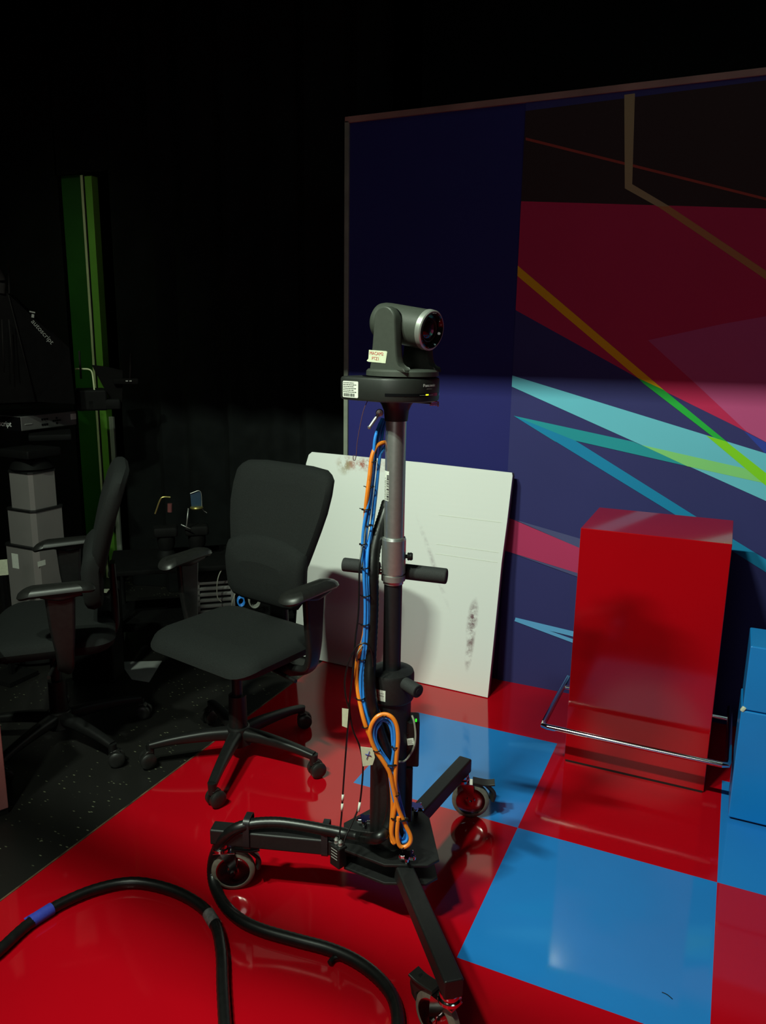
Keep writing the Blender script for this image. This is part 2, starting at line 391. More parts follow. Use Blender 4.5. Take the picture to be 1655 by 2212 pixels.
art('teal', [(1110, 898), (1368, 954), (1510, 1013), (1490, 1008), (1243.7, 952), (1200, 954)])
art('cyan', [(1110, 898), (1243.7, 952), (1499.6, 1113), (1655, 1208), (1900, 1358), (1900, 1388), (1655, 1236), (1452, 1107.5)])
art('palegreen', [(1386, 961), (1598, 1009), (1900, 1078), (1900, 1105), (1649, 1043), (1485, 1007)])
art('green', [(1434, 842), (1573, 956), (1541, 944), (1390, 828), (1379, 817)])
art('lime', [(1525, 940), (1569, 953.5), (1655, 1021.6), (1900, 1216), (1900, 1260), (1655, 1049)])
art('plum', [(1090, 1116), (1108.8, 1122), (1246.6, 1180.8), (1500, 1290), (1500, 1320), (1243, 1236), (1104, 1193), (1090, 1189)])
art('slate', [(1108.8, 1121), (1248, 1161.6), (1420, 1212), (1420, 1254), (1246.6, 1180.8)])
art('slate', [(1104, 1193.5), (1243, 1236), (1420, 1290), (1420, 1303), (1241, 1243)])
art('ice', [(1114.4, 1333.4), (1233, 1361.7), (1400, 1400), (1400, 1418), (1232.6, 1373), (1187, 1361.7)])
art('ice', [(1112, 1341), (1114.4, 1333.4), (1187, 1361.7), (1231.5, 1377.5), (1400, 1436), (1400, 1450), (1231, 1385.4)])
tag(mb.build('wall_right', mm), kind='structure')
b = MB(); b.box((XL-.005, WY+.03, ZT/2), (.022, .072, ZT), bev=.002); tag(b.build('trim_3', 'trim'), kind='structure')
b = MB(); b.box(((XL+XR)/2, WY+.03, ZT+.004), (XR-XL+.03, .072, .026), bev=.002); tag(b.build('trim_4', mat('dull top strip', (.30, .16, .13), .5, vary=.3, scale=4)), kind='structure')

# the tall green doorway beside the drape
dr = thing('door_1', ((DXL+DXR)/2, DY+.05, 0), None, None); tag(dr, kind='structure')
def strip(name, m, pts_top, pts_bot, y, depth):
    (a, ta), (c, tc_) = pts_top; (e, te), (g, tg) = pts_bot
    q = [wal(a, ta, y), wal(c, tc_, y), wal(g, tg, y), wal(e, te, y)]
    x0 = (q[0].x+q[3].x)/2; x1 = (q[1].x+q[2].x)/2; zt = (q[0].z+q[1].z)/2
    b = MB(); b.box(((x0+x1)/2, y+depth/2, zt/2), (x1-x0, depth, zt), bev=.001); return b.build(name, m, dr)
strip('door_leaf', 'green_leaf', ((127, 372), (186, 378)), ((165, 900), (206, 900)), DY+.02, .045)
strip('door_stop', 'pale_stop', ((174+1, 378), (179+1, 378)), ((205, 900), (209.5, 900)), DY-.0, .02)
strip('door_gasket', 'black_wall', ((180, 378), (185, 378)), ((209.5, 900), (213, 900)), DY+.005, .02)
strip('jamb', 'green_jamb', ((185, 380), (196, 380)), ((213, 900), (231, 900)), DY-.005, .05)
b = MB(); q0 = wal(234, 900, DY-.03); q1 = wal(243, 900, DY-.03); b.box(((q0.x+q1.x)/2, DY-.02, q0.z/2), (q1.x-q0.x, .012, q0.z)); b.build('frame_strip', 'grey_strip', dr)

# ------------------------------------------------------------------ the lamp
def studio_lamp(LX, label, watts, target, flag_at):
    L = V((LX, LY, LZ))
    lt = thing('studio_lamp', L, label, 'lamp', group='ceiling floodlights')
    aim = (V((LX, target[1], target[2]))-L).normalized()
    ax, ay, az = axis_frame(aim); fr = basis(ax, ay, az)
    b = MB(); c0 = L-aim*.13; b.box(c0, (.46, .2, .18), fr, .02); b.cyl(c0+V((0, 0, .05)), (c0.x, c0.y, 4.06), .014); b.build('housing', 'steel_black', lt)
    ld = bpy.data.lights.new('key', 'AREA'); ld.shape = 'RECTANGLE'; ld.size = .30; ld.size_y = .06; ld.energy = watts; ld.color = (.84, 1.0, .80)
    lo = bpy.data.objects.new('lamp_face', ld); C.objects.link(lo); lo.parent = lt
    lo.matrix_basis = TM[lt.name].inverted()@M.Translation(L-aim*.03)@basis(ax, -ay, -az)
    tg = (V(flag_at)-L).normalized(); ev = L+tg*.42; hv = L-ax*.17*(1 if ax.x > 0 else -1)
    vu = (V((0, 0, 1))-tg*tg.z).normalized()
    b = MB(); P = [hv-vu*.30, ev-vu*.45, ev+vu*.45, hv+vu*.30]; nb = (P[1]-P[0]).cross(P[3]-P[0]).normalized()
    b.loops([P, [p+nb*.003 for p in P]], smooth=False); b.build('dimming_blade', 'steel_black', lt)  # blade added beside the lamp face to dim the far left
studio_lamp(LX, 'black studio floodlight on the left, hung from the ceiling behind the camera', 117, (-.75, 2.4, .5), (-2.95, 2.5, .4))
studio_lamp(-1.1, 'black studio floodlight on the right, hung from the ceiling behind the camera', 83, (-.75, 2.4, .5), (-2.75, 2.5, .4))
PS = .3; PY_, PZ_ = LY+PS*(1.48-LY), LZ*(1-PS); PX_ = -.98  # pipe added above the view so its shadow darkens the floor
b = MB(); b.cyl((-4.7, PY_+.09*3.2, PZ_), (PX_, PY_-.09*.45, PZ_), .029); tag(b.build('shadow_pipe', 'steel_black'), 'black horizontal pipe added out of view to shade a band of floor', 'pipe')
# fill lamp added on this side of the doorway to brighten its green strips
ld2 = bpy.data.lights.new('door_fill', 'AREA'); ld2.size = .3; ld2.energy = 1.0; ld2.color = (.80, 1.0, .62); ld2.spread = math.radians(60)
lo2 = bpy.data.objects.new('door_fill_lamp', ld2); C.objects.link(lo2); lo2.location = (-3.9, 2.0, 3.3)
d_ = V((-3.75, 3.72, 1.2))-V(lo2.location); lo2.rotation_euler = d_.to_track_quat('-Z', 'Y').to_euler()
ld3 = bpy.data.lights.new('mural_fill', 'AREA'); ld3.shape = 'DISK'; ld3.size = .7; ld3.energy = 2.6; ld3.color = (.62, 1.0, .92)  # fill lamp added to lift the upper mural and trim
lo3 = bpy.data.objects.new('mural_fill_lamp', ld3); C.objects.link(lo3); lo3.location = (.3, 1.9, 3.95)
lo3.rotation_euler = (V((-.2, 3.3, 1.6))-V(lo3.location)).to_track_quat('-Z', 'Y').to_euler()
ld4 = bpy.data.lights.new('front_fill', 'AREA'); ld4.shape = 'DISK'; ld4.size = 1.2; ld4.energy = 12; ld4.color = (.95, .95, .88)  # fill lamp added behind the camera to soften the board's shadow
lo4 = bpy.data.objects.new('front_fill_lamp', ld4); C.objects.link(lo4); lo4.location = (-.5, -2.2, 2.4)
lo4.rotation_euler = (V((-1.2, 3.2, .4))-V(lo4.location)).to_track_quat('-Z', 'Y').to_euler()
w = bpy.data.worlds.new('world'); sc.world = w; w.use_nodes = True; w.node_tree.nodes['Background'].inputs[0].default_value = (0, 0, 0, 1)

# ------------------------------------------------------------------ white board leaning on the flat
bl, br_ = V((-1.925, 3.175, 0)), V((-.887, 3.14, 0))
tr = wal(1108, 1020, 3.30)
bx = (br_-bl).normalized(); W = (br_-bl).length
rise = V((0, .138, 1.02)); bz = rise.normalized(); by = bz.cross(bx).normalized(); bz = bx.cross(by).normalized()
org = (bl+br_)/2; HB = 1.035
bt = thing('white_board', org, 'scuffed white foam board leaning against the mural behind the camera stand', 'board')
out = [(-W/2, 0), (W/2, .0), (W/2+.004, .25), (W/2+.008, .62), (W/2+.016, .8), (W/2+.022, HB-.028), (W/2+.018, HB-.014), (.1, HB-.004), (-W/2+.03, HB), (-W/2+.012, HB-.015), (-W/2, HB-.06), (-W/2+.003, .5)]
fr = basis(bx, bz, -by, org+V((0, 0, .012)))
T = basis(bx, by, bz, org)
TM[bt.name] = T; bt.matrix_world = T
b = MB(); b.prism(out, 0, .012, basis(bx, bz, -by, org+bz*.002)); b.build('sheet', 'board', bt)
b = MB(); b.prism([(x*.998, y*.998+.001) for x, y in out], -.022, 0, basis(bx, bz, -by, org+bz*.002)); b.build('backing', 'board_edge', bt)
b = MB()
for z in (.80, .62, .665): b.box(org+bz*z-by*.0121+bx*.36, (.30, .0012, .003), basis(bx, by, bz))
b.build('fold_line', 'white', bt)

# ------------------------------------------------------------------ red lectern block with its rail
rx0, rx1, ry0, ry1, rz1 = -.464, .035, 2.745, 3.145, .925
rb = thing('lectern', ((rx0+rx1)/2, (ry0+ry1)/2, 0), 'glossy red block lectern with a chrome foot rail in front of the mural', 'lectern')
b = MB(); b.box(((rx0+rx1)/2, (ry0+ry1)/2, rz1/2+.002), (rx1-rx0, ry1-ry0, rz1-.006), bev=.002); b.build('body', 'red_box', rb)
b = MB(); b.box(((rx0+rx1)/2, (ry0+ry1)/2-.001, .004), (rx1-rx0-.01, ry1-ry0+.0, .008)); b.build('gap_shade_strip', 'steel_black', rb)  # black strip drawn for the shadow gap under the body
zr = .185; c1, c2 = V((-.533, 2.632, zr)), V((.099, 2.632, zr)); c3, c4 = V((-.533, 3.10, zr)), V((.099, 3.10, zr))
b = MB()
b.tube([c3, V((-.533, 2.66, zr)), V((-.531, 2.637, zr)), V((-.515, 2.632, zr)), V((.081, 2.632, zr)), V((.097, 2.637, zr)), V((.099, 2.66, zr)), c4], .0105, 14, smoothpath=False)
for x, sgn in ((-.533, 1), (.099, -1)): b.cyl((x, 3.0, zr), (x+sgn*.068, 3.0, zr), .008); 
b.build('foot_rail', 'chrome', rb)

# ------------------------------------------------------------------ blue blocks at the right edge
q = flo(1572, 1770)
def blue_block(z0, z1, label, dx=0., seam=True):
    t = thing('blue_block', (q.x+.4, q.y+.3, z0), label, 'block', group='stacked blue blocks')
    b = MB(); b.box((q.x+.36+dx, q.y+.095, (z0+z1)/2), (.72, .19, z1-z0-.004), bev=.004); b.build('body', 'blue_box', t); return t
t = blue_block(.008, .404, 'lower glossy blue block standing on the floor beside the red lectern')
b = MB(); b.box((q.x+.36, q.y+.098, .005), (.70, .17, .010)); b.build('foot_strip', 'steel_black', t)
t = blue_block(.404, .63, 'upper blue block stacked on the lower one beside the red lectern', .004)
b = MB(); cz = V((q.x+.006, q.y+.005, .407)); b.box(cz, (.012, .014, .02), M.Rotation(.5, 4, 'Y'), .003); b.build('chipped_corner', 'tape', t)

# ------------------------------------------------------------------ office chairs
def chair(label):
    t = thing('office_chair', (0, 0, 0), label, 'chair', group='black office chairs')
    # seat
    o = [(x, y) for x, y in rrect(.54, .45, .085, 6)]
    def fs(x, y, z):
        zz = .445+z; f = max(0, (-y-.10)/.125); zz -= .028*f*f*(1 if z > .03 else .2); zz -= .006*math.cos(min(1, abs(x)/.27)*PI/2)*(z > .05)
        return V((x*(1-.05*(y < 0)*0), y+.005, zz))
    b = MB(); b.cushion(o, [(0, .05), (.004, .02), (.02, .006), (.04, 0), (.058, .008), (.07, .025), (.077, .06), (.078, .12)], fs); b.build('seat', 'fabric', t)
    # backrest
    def yb(z): return .142+max(0, z-.74)*.27+max(0, z-.92)*.06
    prof = [(.16, .70), (.195, .76), (.212, .82), (.228, .88), (.243, .95), (.247, 1.02), (.243, 1.07), (.226, 1.088), (.20, 1.102), (.12, 1.108)]
    o = prof+[(-x, z) for x, z in prof[::-1]]
    b = MB(); b.cushion(o, [(.058, .03), (.055, .012), (.04, .0), (.022, 0), (.006, .010), (0, .03), (-.003, .07)],
                        lambda x, z, d: V((x, yb(z)+.012+d+.22*x*x*(-1), z))); bk = b.build('backrest', 'fabric', t)
    prof = [(.12, .578), (.165, .588), (.192, .62), (.2, .68), (.203, .74), (.204, .785), (.198, .806), (.15, .826), (.08, .842), (0, .847)]
    o = prof+[(-x, z) for x, z in prof[::-1][1:]]
    b = MB(); b.cushion(o, [(.06, .03), (.055, .01), (.03, 0), (.008, .006), (-.004, .02), (-.010, .05), (-.012, .10)],
                        lambda x, z, d: V((x, yb(z)-.004+d-.25*x*x*1.0, z))); b.build('lumbar_pad', 'fabric', bk)
    b = MB(); b.bar([(0, .05, .425), (0, .17, .425), (0, .225, .46), (0, .232, .56), (0, .232, .72)], [(.09, .03), (.09, .03), (.09, .03), (.08, .03), (.06, .02)], (0, -.3, 1)); b.build('back_bracket', 'chair_plastic', t)
    for s in (-1, 1):
        b = MB(); X = .332*s
        b.bar([(X, .06, .72), (X, .06, .60), (X*.99, .062, .50), (X*.93, .06, .435), (X*.76, .05, .412), (X*.5, .04, .41), (X*.25, .03, .412)],
              [(.10, .030), (.085, .028), (.062, .028), (.055, .028), (.05, .028), (.05, .026), (.05, .026)], (s, 0, 0.02))
        b.bar([(X, .13, .717), (X, .06, .709), (X, 0, .717)], [(.05, .02), (.06, .03), (.05, .02)])
        arm = b.build('armrest', 'chair_plastic', t)
        b = MB(); o = rrect(.088, .255, .042, 6)
        def fp(x, y, d, X=X, s=s):
            f = max(0, -(y+.0)/.135); g = max(0, y/.135)
            return V((X+x*(1.08-.25*g)-.03*s*f*f*.6, y+.05, .722+d-.030*f*f-.012*g*g))
        b.cushion(o, [(0, .016), (.003, .006), (.012, 0), (.022, .004), (.028, .014), (.030, .03)], fp); b.build('arm_pad', 'pad', arm)
    b = MB(); b.box((0, .02, .418), (.22, .26, .055), bev=.015); b.box((.0, -.02, .40), (.12, .18, .05), bev=.01)
    b.cyl((.08, .03, .405), (.30, .0, .40), .007); b.build('seat_mechanism', 'chair_plastic', t)
    b = MB(); b.cyl((0, 0, .09), (0, 0, .26), .036, .033); b.cyl((0, 0, .26), (0, 0, .40), .020); b.build('gas_column', 'chair_plastic', t)
    b = MB(); b.cyl((0, 0, .062), (0, 0, .135), .052, .044, bev=.006); b.build('base_hub', 'chair_plastic', t)
    for k in range(5):
        a = math.radians(13+72*k); d = V((math.cos(a), math.sin(a), 0)); n = V((-d.y, d.x, 0))
        b = MB(); b.bar([d*.03+V((0, 0, .105)), d*.12+V((0, 0, .106)), d*.24+V((0, 0, .098)), d*.325+V((0, 0, .085))], [(.052, .05), (.044, .044), (.036, .032), (.032, .026)])
        b.cyl(d*.325+V((0, 0, .05)), d*.325+V((0, 0, .092)), .014, .016)
        lg = b.build('leg', 'chair_plastic', t)
        sw = a+[.9, -.7, 1.9, .3, 2.4][k]; u = V((math.cos(sw), math.sin(sw), 0)); v = V((-u.y, u.x, 0)); cc = d*.325+u*.012+V((0, 0, .0305))
        b = MB()
        for sd in (-1, 1): b.lathe(cc+v*sd*.006, v*sd, [(0, 0), (.024, 0), (.0295, .002), (.0305, .007), (.0295, .016), (.024, .021), (.012, .0225), (0, .0225)], 24)
        b.cyl(cc+v*.006, cc-v*.006, .012); b.bar([cc+u*.012+V((0, 0, .024)), cc+V((0, 0, .034)), cc-u*.018+V((0, 0, .03))], [(.03, .006), (.03, .008), (.03, .006)])
        b.build('caster', 'caster', lg)
    return t
def copy_tree(o, parent=None):
    c = o.copy(); C.objects.link(c)
    if parent is not None: c.parent = parent
    for ch in o.children: copy_tree(ch, c)
    return c
ch1 = chair('black office chair turned to the camera, straddling the red floor edge before the white board')
ch2 = copy_tree(ch1)
ch1.location = (-1.60, 2.219, -.0); ch1.rotation_euler = (0, 0, math.radians(-11.8)); ch1.matrix_world = M.Translation(ch1.location)@M.Rotation(math.radians(-11.8), 4, 'Z')
ch2.location = (-2.31, 2.02, -.003); ch2.rotation_euler = (0, 0, math.radians(-46))
ch2['label'] = 'black office chair seen side-on at the left on the dark tile floor'
for c in ch2.children:
    if c.name.split('.')[0] in ('leg',): c.rotation_euler = (0, 0, math.radians(23.5))

# ------------------------------------------------------------------ camera stand
MX = V((-.76, 1.744, 0)); tcd = V((.76, -1.744, 0)).normalized(); rvd = V((-tcd.y, tcd.x, 0))
def on(px, py, off_=0.): return pln(px, py, MX+tcd*off_, tcd)
Z = lambda z: V((MX.x, MX.y, z))
st = thing('camera_stand', MX, 'black rolling camera stand with a silver upper pole and three castered legs', 'camera stand')
hexa = [(-.905, 1.752), (-.853, 1.647), (-.724, 1.637), (-.62, 1.683), (-.60, 1.72), (-.69, 1.88), (-.73, 1.905), (-.82, 1.90), (-.86, 1.86)]
pr = lambda k: [(MX.x+(x-MX.x)*k, MX.y+(y-MX.y)*k) for x, y in hexa]
b = MB(); b.prism(pr(1), .205, .213, None, .002); b.build('top_plate', 'steel_black', st)
b = MB(); b.prism(pr(.98), .148, .156, None, .002); b.build('bottom_plate', 'steel_black', st)
legs = [(V((-1.245, 1.588, .181)), V((-.84, 1.715, .181)), flo(493, 1893), V((.80, .45, 0))),
        (V((-.708, 2.262, .181)), V((-.752, 1.83, .181)), flo(1012, 1747), V((.90, .30, 0))),
        (V((-.432, 1.365, .181)), V((-.69, 1.68, .181)), V((-.462, 1.415, 0)), V((-.8, .3, 0)))]
for k, (e, i, g, sw) in enumerate(legs):
    d = (e-i).normalized(); x, y, z = axis_frame(d)
    b = MB(); L = (e-i).length
    b.prism(rrect(.046, .048, .005, 3), 0, L, basis(x, y, z, i), .003)
    if k == 0:
        for dz in (-.012, .0, .012): b.box((e+i)/2+V((0, 0, dz))-x*.0232*(1 if x.y > 0 else -1)*0+V((d.y, -d.x, 0))*.0235, (L*.9, .0015, .004), basis(d, V((-d.y, d.x, 0)), V((0, 0, 1))))
    lg = b.build('leg', 'steel_black', st)
    p = V((e.x, e.y, 0))-d*.025; p.z = 0
    u = sw.normalized(); v = V((-u.y, u.x, 0)); wc = V((p.x, p.y, .0625))+u*.032
    cs = bpy.data.objects.new('caster', None)
    b = MB(); b.cyl((p.x, p.y, .140), (p.x, p.y, .157), .024, n=28, bev=.003); b.lathe((p.x, p.y, .128), (0, 0, 1), [(.018, 0), (.027, .004), (.027, .012), (.02, .015)])
    for s_ in (-1, 1):
        b.prism([(-.008, .062), (.034, .062), (.026, .045), (.010, .02), (.009, -.012), (-.009, -.012), (-.010, .03)], -.0015, .0015, basis(-u, V((0, 0, 1)), v, wc+v*s_*.0175))
    b.box(V((p.x, p.y, .126))+u*.008, (.062, .038, .004), basis(u, v, (0, 0, 1)), .001)
    cst = b.build('caster', 'fork', st)
    b = MB(); b.lathe(wc-v*.0135, v, [(.048, .002), (.049, 0), (.056, .001), (.0625, .007), (.0625, .020), (.056, .026), (.049, .027), (.048, .025)], 48, ring=True); b.build('tyre', 'tyre', cst)
    b = MB(); b.lathe(wc-v*.0125, v, [(0, -.002), (.014, -.002), (.016, .005), (.038, .005), (.0485, .0), (.0485, .025), (.038, .020), (.016, .020), (.014, .027), (0, .027)], 40); b.cyl(wc-v*.024, wc+v*.024, .006, n=8); b.build('wheel', 'hub', cst)
    b = MB(); b.bar([wc+u*.005+V((0, 0, .072)), wc+u*.05+V((0, 0, .066)), wc+u*.078+V((0, 0, .07))], [(.036, .008), (.036, .009), (.036, .007)])
    b.bar([wc+u*.046+V((0, 0, .062)), wc+u*.072+V((0, 0, .035)), wc+u*.07+V((0, 0, .005))], [(.036, .010), (.034, .012), (.03, .010)], (1, 1, .3)); b.build('brake_lever', 'caster', cst)
b = MB(); b.cyl(Z(.21), Z(.645), .0535, n=40, bev=.003); b.build('lower_column', 'steel_black', st)
b = MB(); b.lathe(Z(.636), (0, 0, 1), [(.05, 0), (.058, .003), (.0605, .008), (.0605, .074), (.058, .082), (.040, .086), (.028, .087), (.0, .087)], 40); col = b.build('lock_collar', 'steel_black', st)
h0, h1 = on(868, 1472, .035), on(904, 1494, .085)
b = MB(); b.cyl(h0, h1, .0165, .018, n=24, bev=.003); b.cyl(h1, h1+(h1-h0).normalized()*.001, .008, n=16); b.build('lock_handle', 'foam', col)
b = MB(); b.cyl(Z(.70), Z(.985), .0235, n=36); b.build('middle_tube', 'tube_black', st)
b = MB(); b.lathe(Z(.957), (0, 0, 1), [(.0235, 0), (.0262, .001), (.0265, .02), (.028, .028), (.0, .028)], 36); b.build('tube_ring', 'alu', st)
b = MB(); b.lathe(Z(.985), (0, 0, 1), [(.027, 0), (.031, .002), (.031, .09), (.029, .096), (.0, .096)], 40); sl = b.build('pole_sleeve', 'alu', st)
b = MB(); b.cyl(Z(1.07), Z(1.385), .0258, n=40); pole = b.build('upper_pole', 'alu', st)
b = MB(); k0 = Z(1.03)+rvd*.029; b.cyl(k0, k0+rvd*.008, .005); b.lathe(k0+rvd*.006, rvd, [(0, 0), (.009, .0), (.0105, .003), (.0095, .006), (.0105, .009), (.0095, .012), (.008, .014), (0, .014)], 10); b.build('sleeve_knob', 'chair_plastic', sl)
# handlebar
hl, hr = flo(741, 1219, .985), flo(966, 1245, .978)
hd = (hr-hl).normalized()
pc = Z(.978)+tcd*.0
b = MB(); hx = hl.lerp(hr, .40); b.tube([hl+hd*.03, hr-hd*.03], .0055, 10, smoothpath=False); b.tube([hl+hd*.03+V((0, 0, -.012)), hr-hd*.03+V((0, 0, -.012))], .004, 8, smoothpath=False); b.lathe(Z(.966), (0, 0, 1), [(.0265, 0), (.031, .001), (.031, .015), (.0265, .016)], 32); hb = b.build('handlebar', 'zinc', st)
b = MB(); b.cyl(hl, hl.lerp(hr, .36), .0185, n=24, bev=.004); b.build('grip', 'foam', hb)
b = MB(); b.cyl(hl.lerp(hr, .585), hr, .0205, n=24, bev=.004); b.build('grip', 'foam', hb)
# head adapter and ratchet lever
b = MB(); b.lathe(Z(1.376), (0, 0, 1), [(.022, 0), (.0285, .001), (.031, .026), (.037, .04), (.044, .05), (.0, .05)], 36); ad = b.build('head_adapter', 'tube_black', st)
l0, l1 = on(820, 892, .03), on(799, 922, .045)
b = MB(); b.lathe(l0-tcd*.008, tcd, [(0, 0), (.008, .0), (.0095, .004), (.008, .012), (0, .014)], 16); b.cyl(l0, l1, .0042, .0038, n=12); b.lathe(l1, l1-l0, [(.004, 0), (.0052, .003), (0, .007)], 12); b.build('ratchet_lever', 'zinc', ad)
# star knobs that clamp the legs
for px, py in ((880, 1856), (893, 1742), (772, 1793)):
    p = flo(px, py, .222) if py > 1750 else V((-.735, 1.885, .222))
    if px == 772: p = V((-.845, 1.765, .222))
    b = MB(); b.cyl((p.x, p.y, .20), (p.x, p.y, .232), .007)
    poly = [((.019+.005*math.cos(5*2*PI*k/40))*math.cos(2*PI*k/40), (.019+.005*math.cos(5*2*PI*k/40))*math.sin(2*PI*k/40)) for k in range(40)]
    b.prism(poly, .0, .012, M.Translation((p.x, p.y, .226)), .003); b.build('star_knob', 'chrome', st)
# labels
def dashes(b, c, x, y, w, h, rows, fill=.8, th=None):
    x, y = V(x).normalized(), V(y).normalized(); z = x.cross(y)
    for r in range(rows):
        py = h/2-(r+.5)*h/rows; px = -w/2; end = w/2*(fill if r % 2 else fill*.6)
        while px < end:
            l = random.uniform(.05, .14)*w; l = min(l, end-px)
            if l > .01*w: b.box(V(c)+x*(px+l/2)+y*py, (l, h/rows*.42, .0004), basis(x, y, z))
            px += l+.03*w
def barcode(b, c, x, y, w, h):
    x, y = V(x).normalized(), V(y).normalized(); z = x.cross(y); px = -w/2
    while px < w/2:
        l = random.choice((.012, .02, .03))*w; b.box(V(c)+x*(px+l/2)+y*0, (l, h, .0004), basis(x, y, z)); px += l+random.choice((.014, .022, .03))*w
cn = (tcd*.93-rvd*.35).normalized(); cx = V((-cn.y, cn.x, 0)); cc = Z(.676)+cn*.0607
def arc_label(o, base, r, a0, a1, z0, z1, name, m, parent, n=8):
    b = MB()
    def P(a, z, rr): return V((MX.x+rr*math.cos(a), MX.y+rr*math.sin(a), z))
    b.loops([[P(a, z0, r), P(a, z1, r), P(a, z1, r+.0006), P(a, z0, r+.0006)] for a in [a0+(a1-a0)*k/n for k in range(n+1)]]); return b.build(name, m, parent)
am = math.atan2(tcd.y, tcd.x)
lb = arc_label(0, 0, .0606, am-.85, am-.25, .654, .684, 'collar_label', 'white', col)
b = MB()
for r_ in range(3):
    for k in range(6):
        a = am-.78+.085*k; 
        if r_ == 2 and k > 2: continue
        p = Z(.676-.007*r_)+V((math.cos(a), math.sin(a), 0))*.0614; n_ = V((math.cos(a), math.sin(a), 0)); b.box(p, (.0042, .0006, .0022 if r_ != 1 else .0034), basis(V((-n_.y, n_.x, 0)), -n_, (0, 0, 1)))
b.build('collar_print', 'dimink', col)
arc_label(0, 0, .0259, am-1.45, am-.62, 1.178, 1.253, 'pole_label', 'white', pole)
b = MB(); zz = 1.181
while zz < 1.245:
    h = random.choice((.001, .0016, .0026))
    for a in (am-.82, am-.70):
        n_ = V((math.cos(a), math.sin(a), 0)); b.box(Z(zz)+n_*.0266, (.0036, .0004, h), basis(V((-n_.y, n_.x, 0)), -n_, (0, 0, 1)))
    zz += h+random.choice((.001, .0018))
for a in (am-1.22, am-1.1, am-.98):
    zz = 1.182
    while zz < 1.235:
        h = random.uniform(.002, .006); n_ = V((math.cos(a), math.sin(a), 0)); b.box(Z(zz)+n_*.0266, (.0009, .0004, h), basis(V((-n_.y, n_.x, 0)), -n_, (0, 0, 1))); zz += h+.0016
b.build('pole_print', 'ink', pole)

# ------------------------------------------------------------------ PTZ camera head
hd3 = V((.954, -.27, 0)).normalized(); sd3 = V((hd3.y, -hd3.x, 0)).normalized()      # heading of the lens; side that faces the photographer
if sd3.dot(tcd) < 0: sd3 = -sd3
pz = thing('ptz_camera', Z(1.426), 'dark grey remote video camera head mounted on top of the rolling stand', 'camera')
fr = basis(hd3, V((-hd3.y, hd3.x, 0)), (0, 0, 1), Z(1.428))
def dshape(rf, w, back, n=20):
    a0 = math.asin(min(1, w/rf)); pts = [(rf*math.cos(a0*(2*k/n-1)), rf*math.sin(a0*(2*k/n-1))) for k in range(n+1)]
    r = .03
    for k in range(6):
        a = math.radians(90+90*k/5); pts.append((-back+r+r*math.cos(a), w-r+r*math.sin(a)))
    for k in range(6):
        a = math.radians(180+90*k/5); pts.append((-back+r+r*math.cos(a), -w+r+r*math.sin(a)))
    return pts
b = MB(); b.prism(dshape(.104, .099, .112), 0, .056, fr, .006); base = b.build('base', 'ptz_low', pz)
b = MB(); b.prism(dshape(.098, .09, .095), .004, .013, fr, .002); 
b.lathe(Z(1.4835), (0, 0, 1), [(.084, 0), (.085, .0025), (.0, .0025)], 48); b.build('seam', 'glossblack', base)
# front window slot wrapped round the base, with its status lamp
def base_arc(name, m, a0, a1, z0, z1, r, parent, n=14):
    b = MB(); ha = math.atan2(hd3.y, hd3.x)
    P = lambda a, z, rr: V((MX.x+rr*math.cos(ha+a), MX.y+rr*math.sin(ha+a), z))
    b.loops([[P(a, z0, r-.003), P(a, z1, r-.003), P(a, z1, r), P(a, z0, r)] for a in [a0+(a1-a0)*k/n for k in range(n+1)]]); return b.build(name, m, parent)
base_arc('tally_window', 'glossblack', -1.15, .5, 1.4425, 1.4495, .1046, base)
base_arc('status_lamp', 'led_y', -.17, -.085, 1.4448, 1.4478, .1050, base, 4)
def arc_text(bd, body, a, z, size, r):
    ha = math.atan2(hd3.y, hd3.x); n_ = V((math.cos(ha+a), math.sin(ha+a), 0)); bd.text(body, Z(z)+n_*r, V((-n_.y, n_.x, 0)), (0, 0, 1), size)
b = MB()
for k, chx in enumerate('Panasonic'): arc_text(b, chx, -.225+.0475*k, 1.4678, .0098, .1046)
b.build('maker_mark', 'whiteink', base)
b = MB()
for k in range(6): arc_text(b, '-', -.13+.033*k, 1.4605, .009, .1046)
for k in range(5): arc_text(b, '-', -.33+.035*k, 1.4462, .008, .1052)
for k in range(4): arc_text(b, '-', -.05+.035*k, 1.4462, .008, .1052)
b.build('model_mark', 'dimink', base)
# asset sticker on the near side of the base
sx = hd3; so_ = V((MX.x, MX.y, 1.454))+sd3*.0992-hd3*.062
b = MB(); b.prism(rrect(.050, .039, .003, 4), 0, .0006, basis(hd3, (0, 0, 1), hd3.cross(V((0, 0, 1))) if hd3.cross(V((0, 0, 1))).dot(sd3) > 0 else sd3, so_)); b.build('asset_sticker', 'white', base)
b = MB(); nn = hd3.cross(V((0, 0, 1))); nn = nn if nn.dot(sd3) > 0 else -nn
dashes(b, so_+nn*.0008+V((0, 0, .0045))-hd3*.001, hd3, (0, 0, 1), .044, .026, 6, .95)
barcode(b, so_+nn*.0008+V((0, 0, -.0135))-hd3*.004, hd3, (0, 0, 1), .036, .0075); b.build('sticker_print', 'ink', base)
# rear sockets
for yv, zv in ((.03, .03), (-.02, .022), (.055, .02)): p = fr@V((-.112, yv, zv)); b = MB(); b.cyl(p, p-hd3*.014, .006, n=12); b.build('rear_socket', 'steel_black', base)
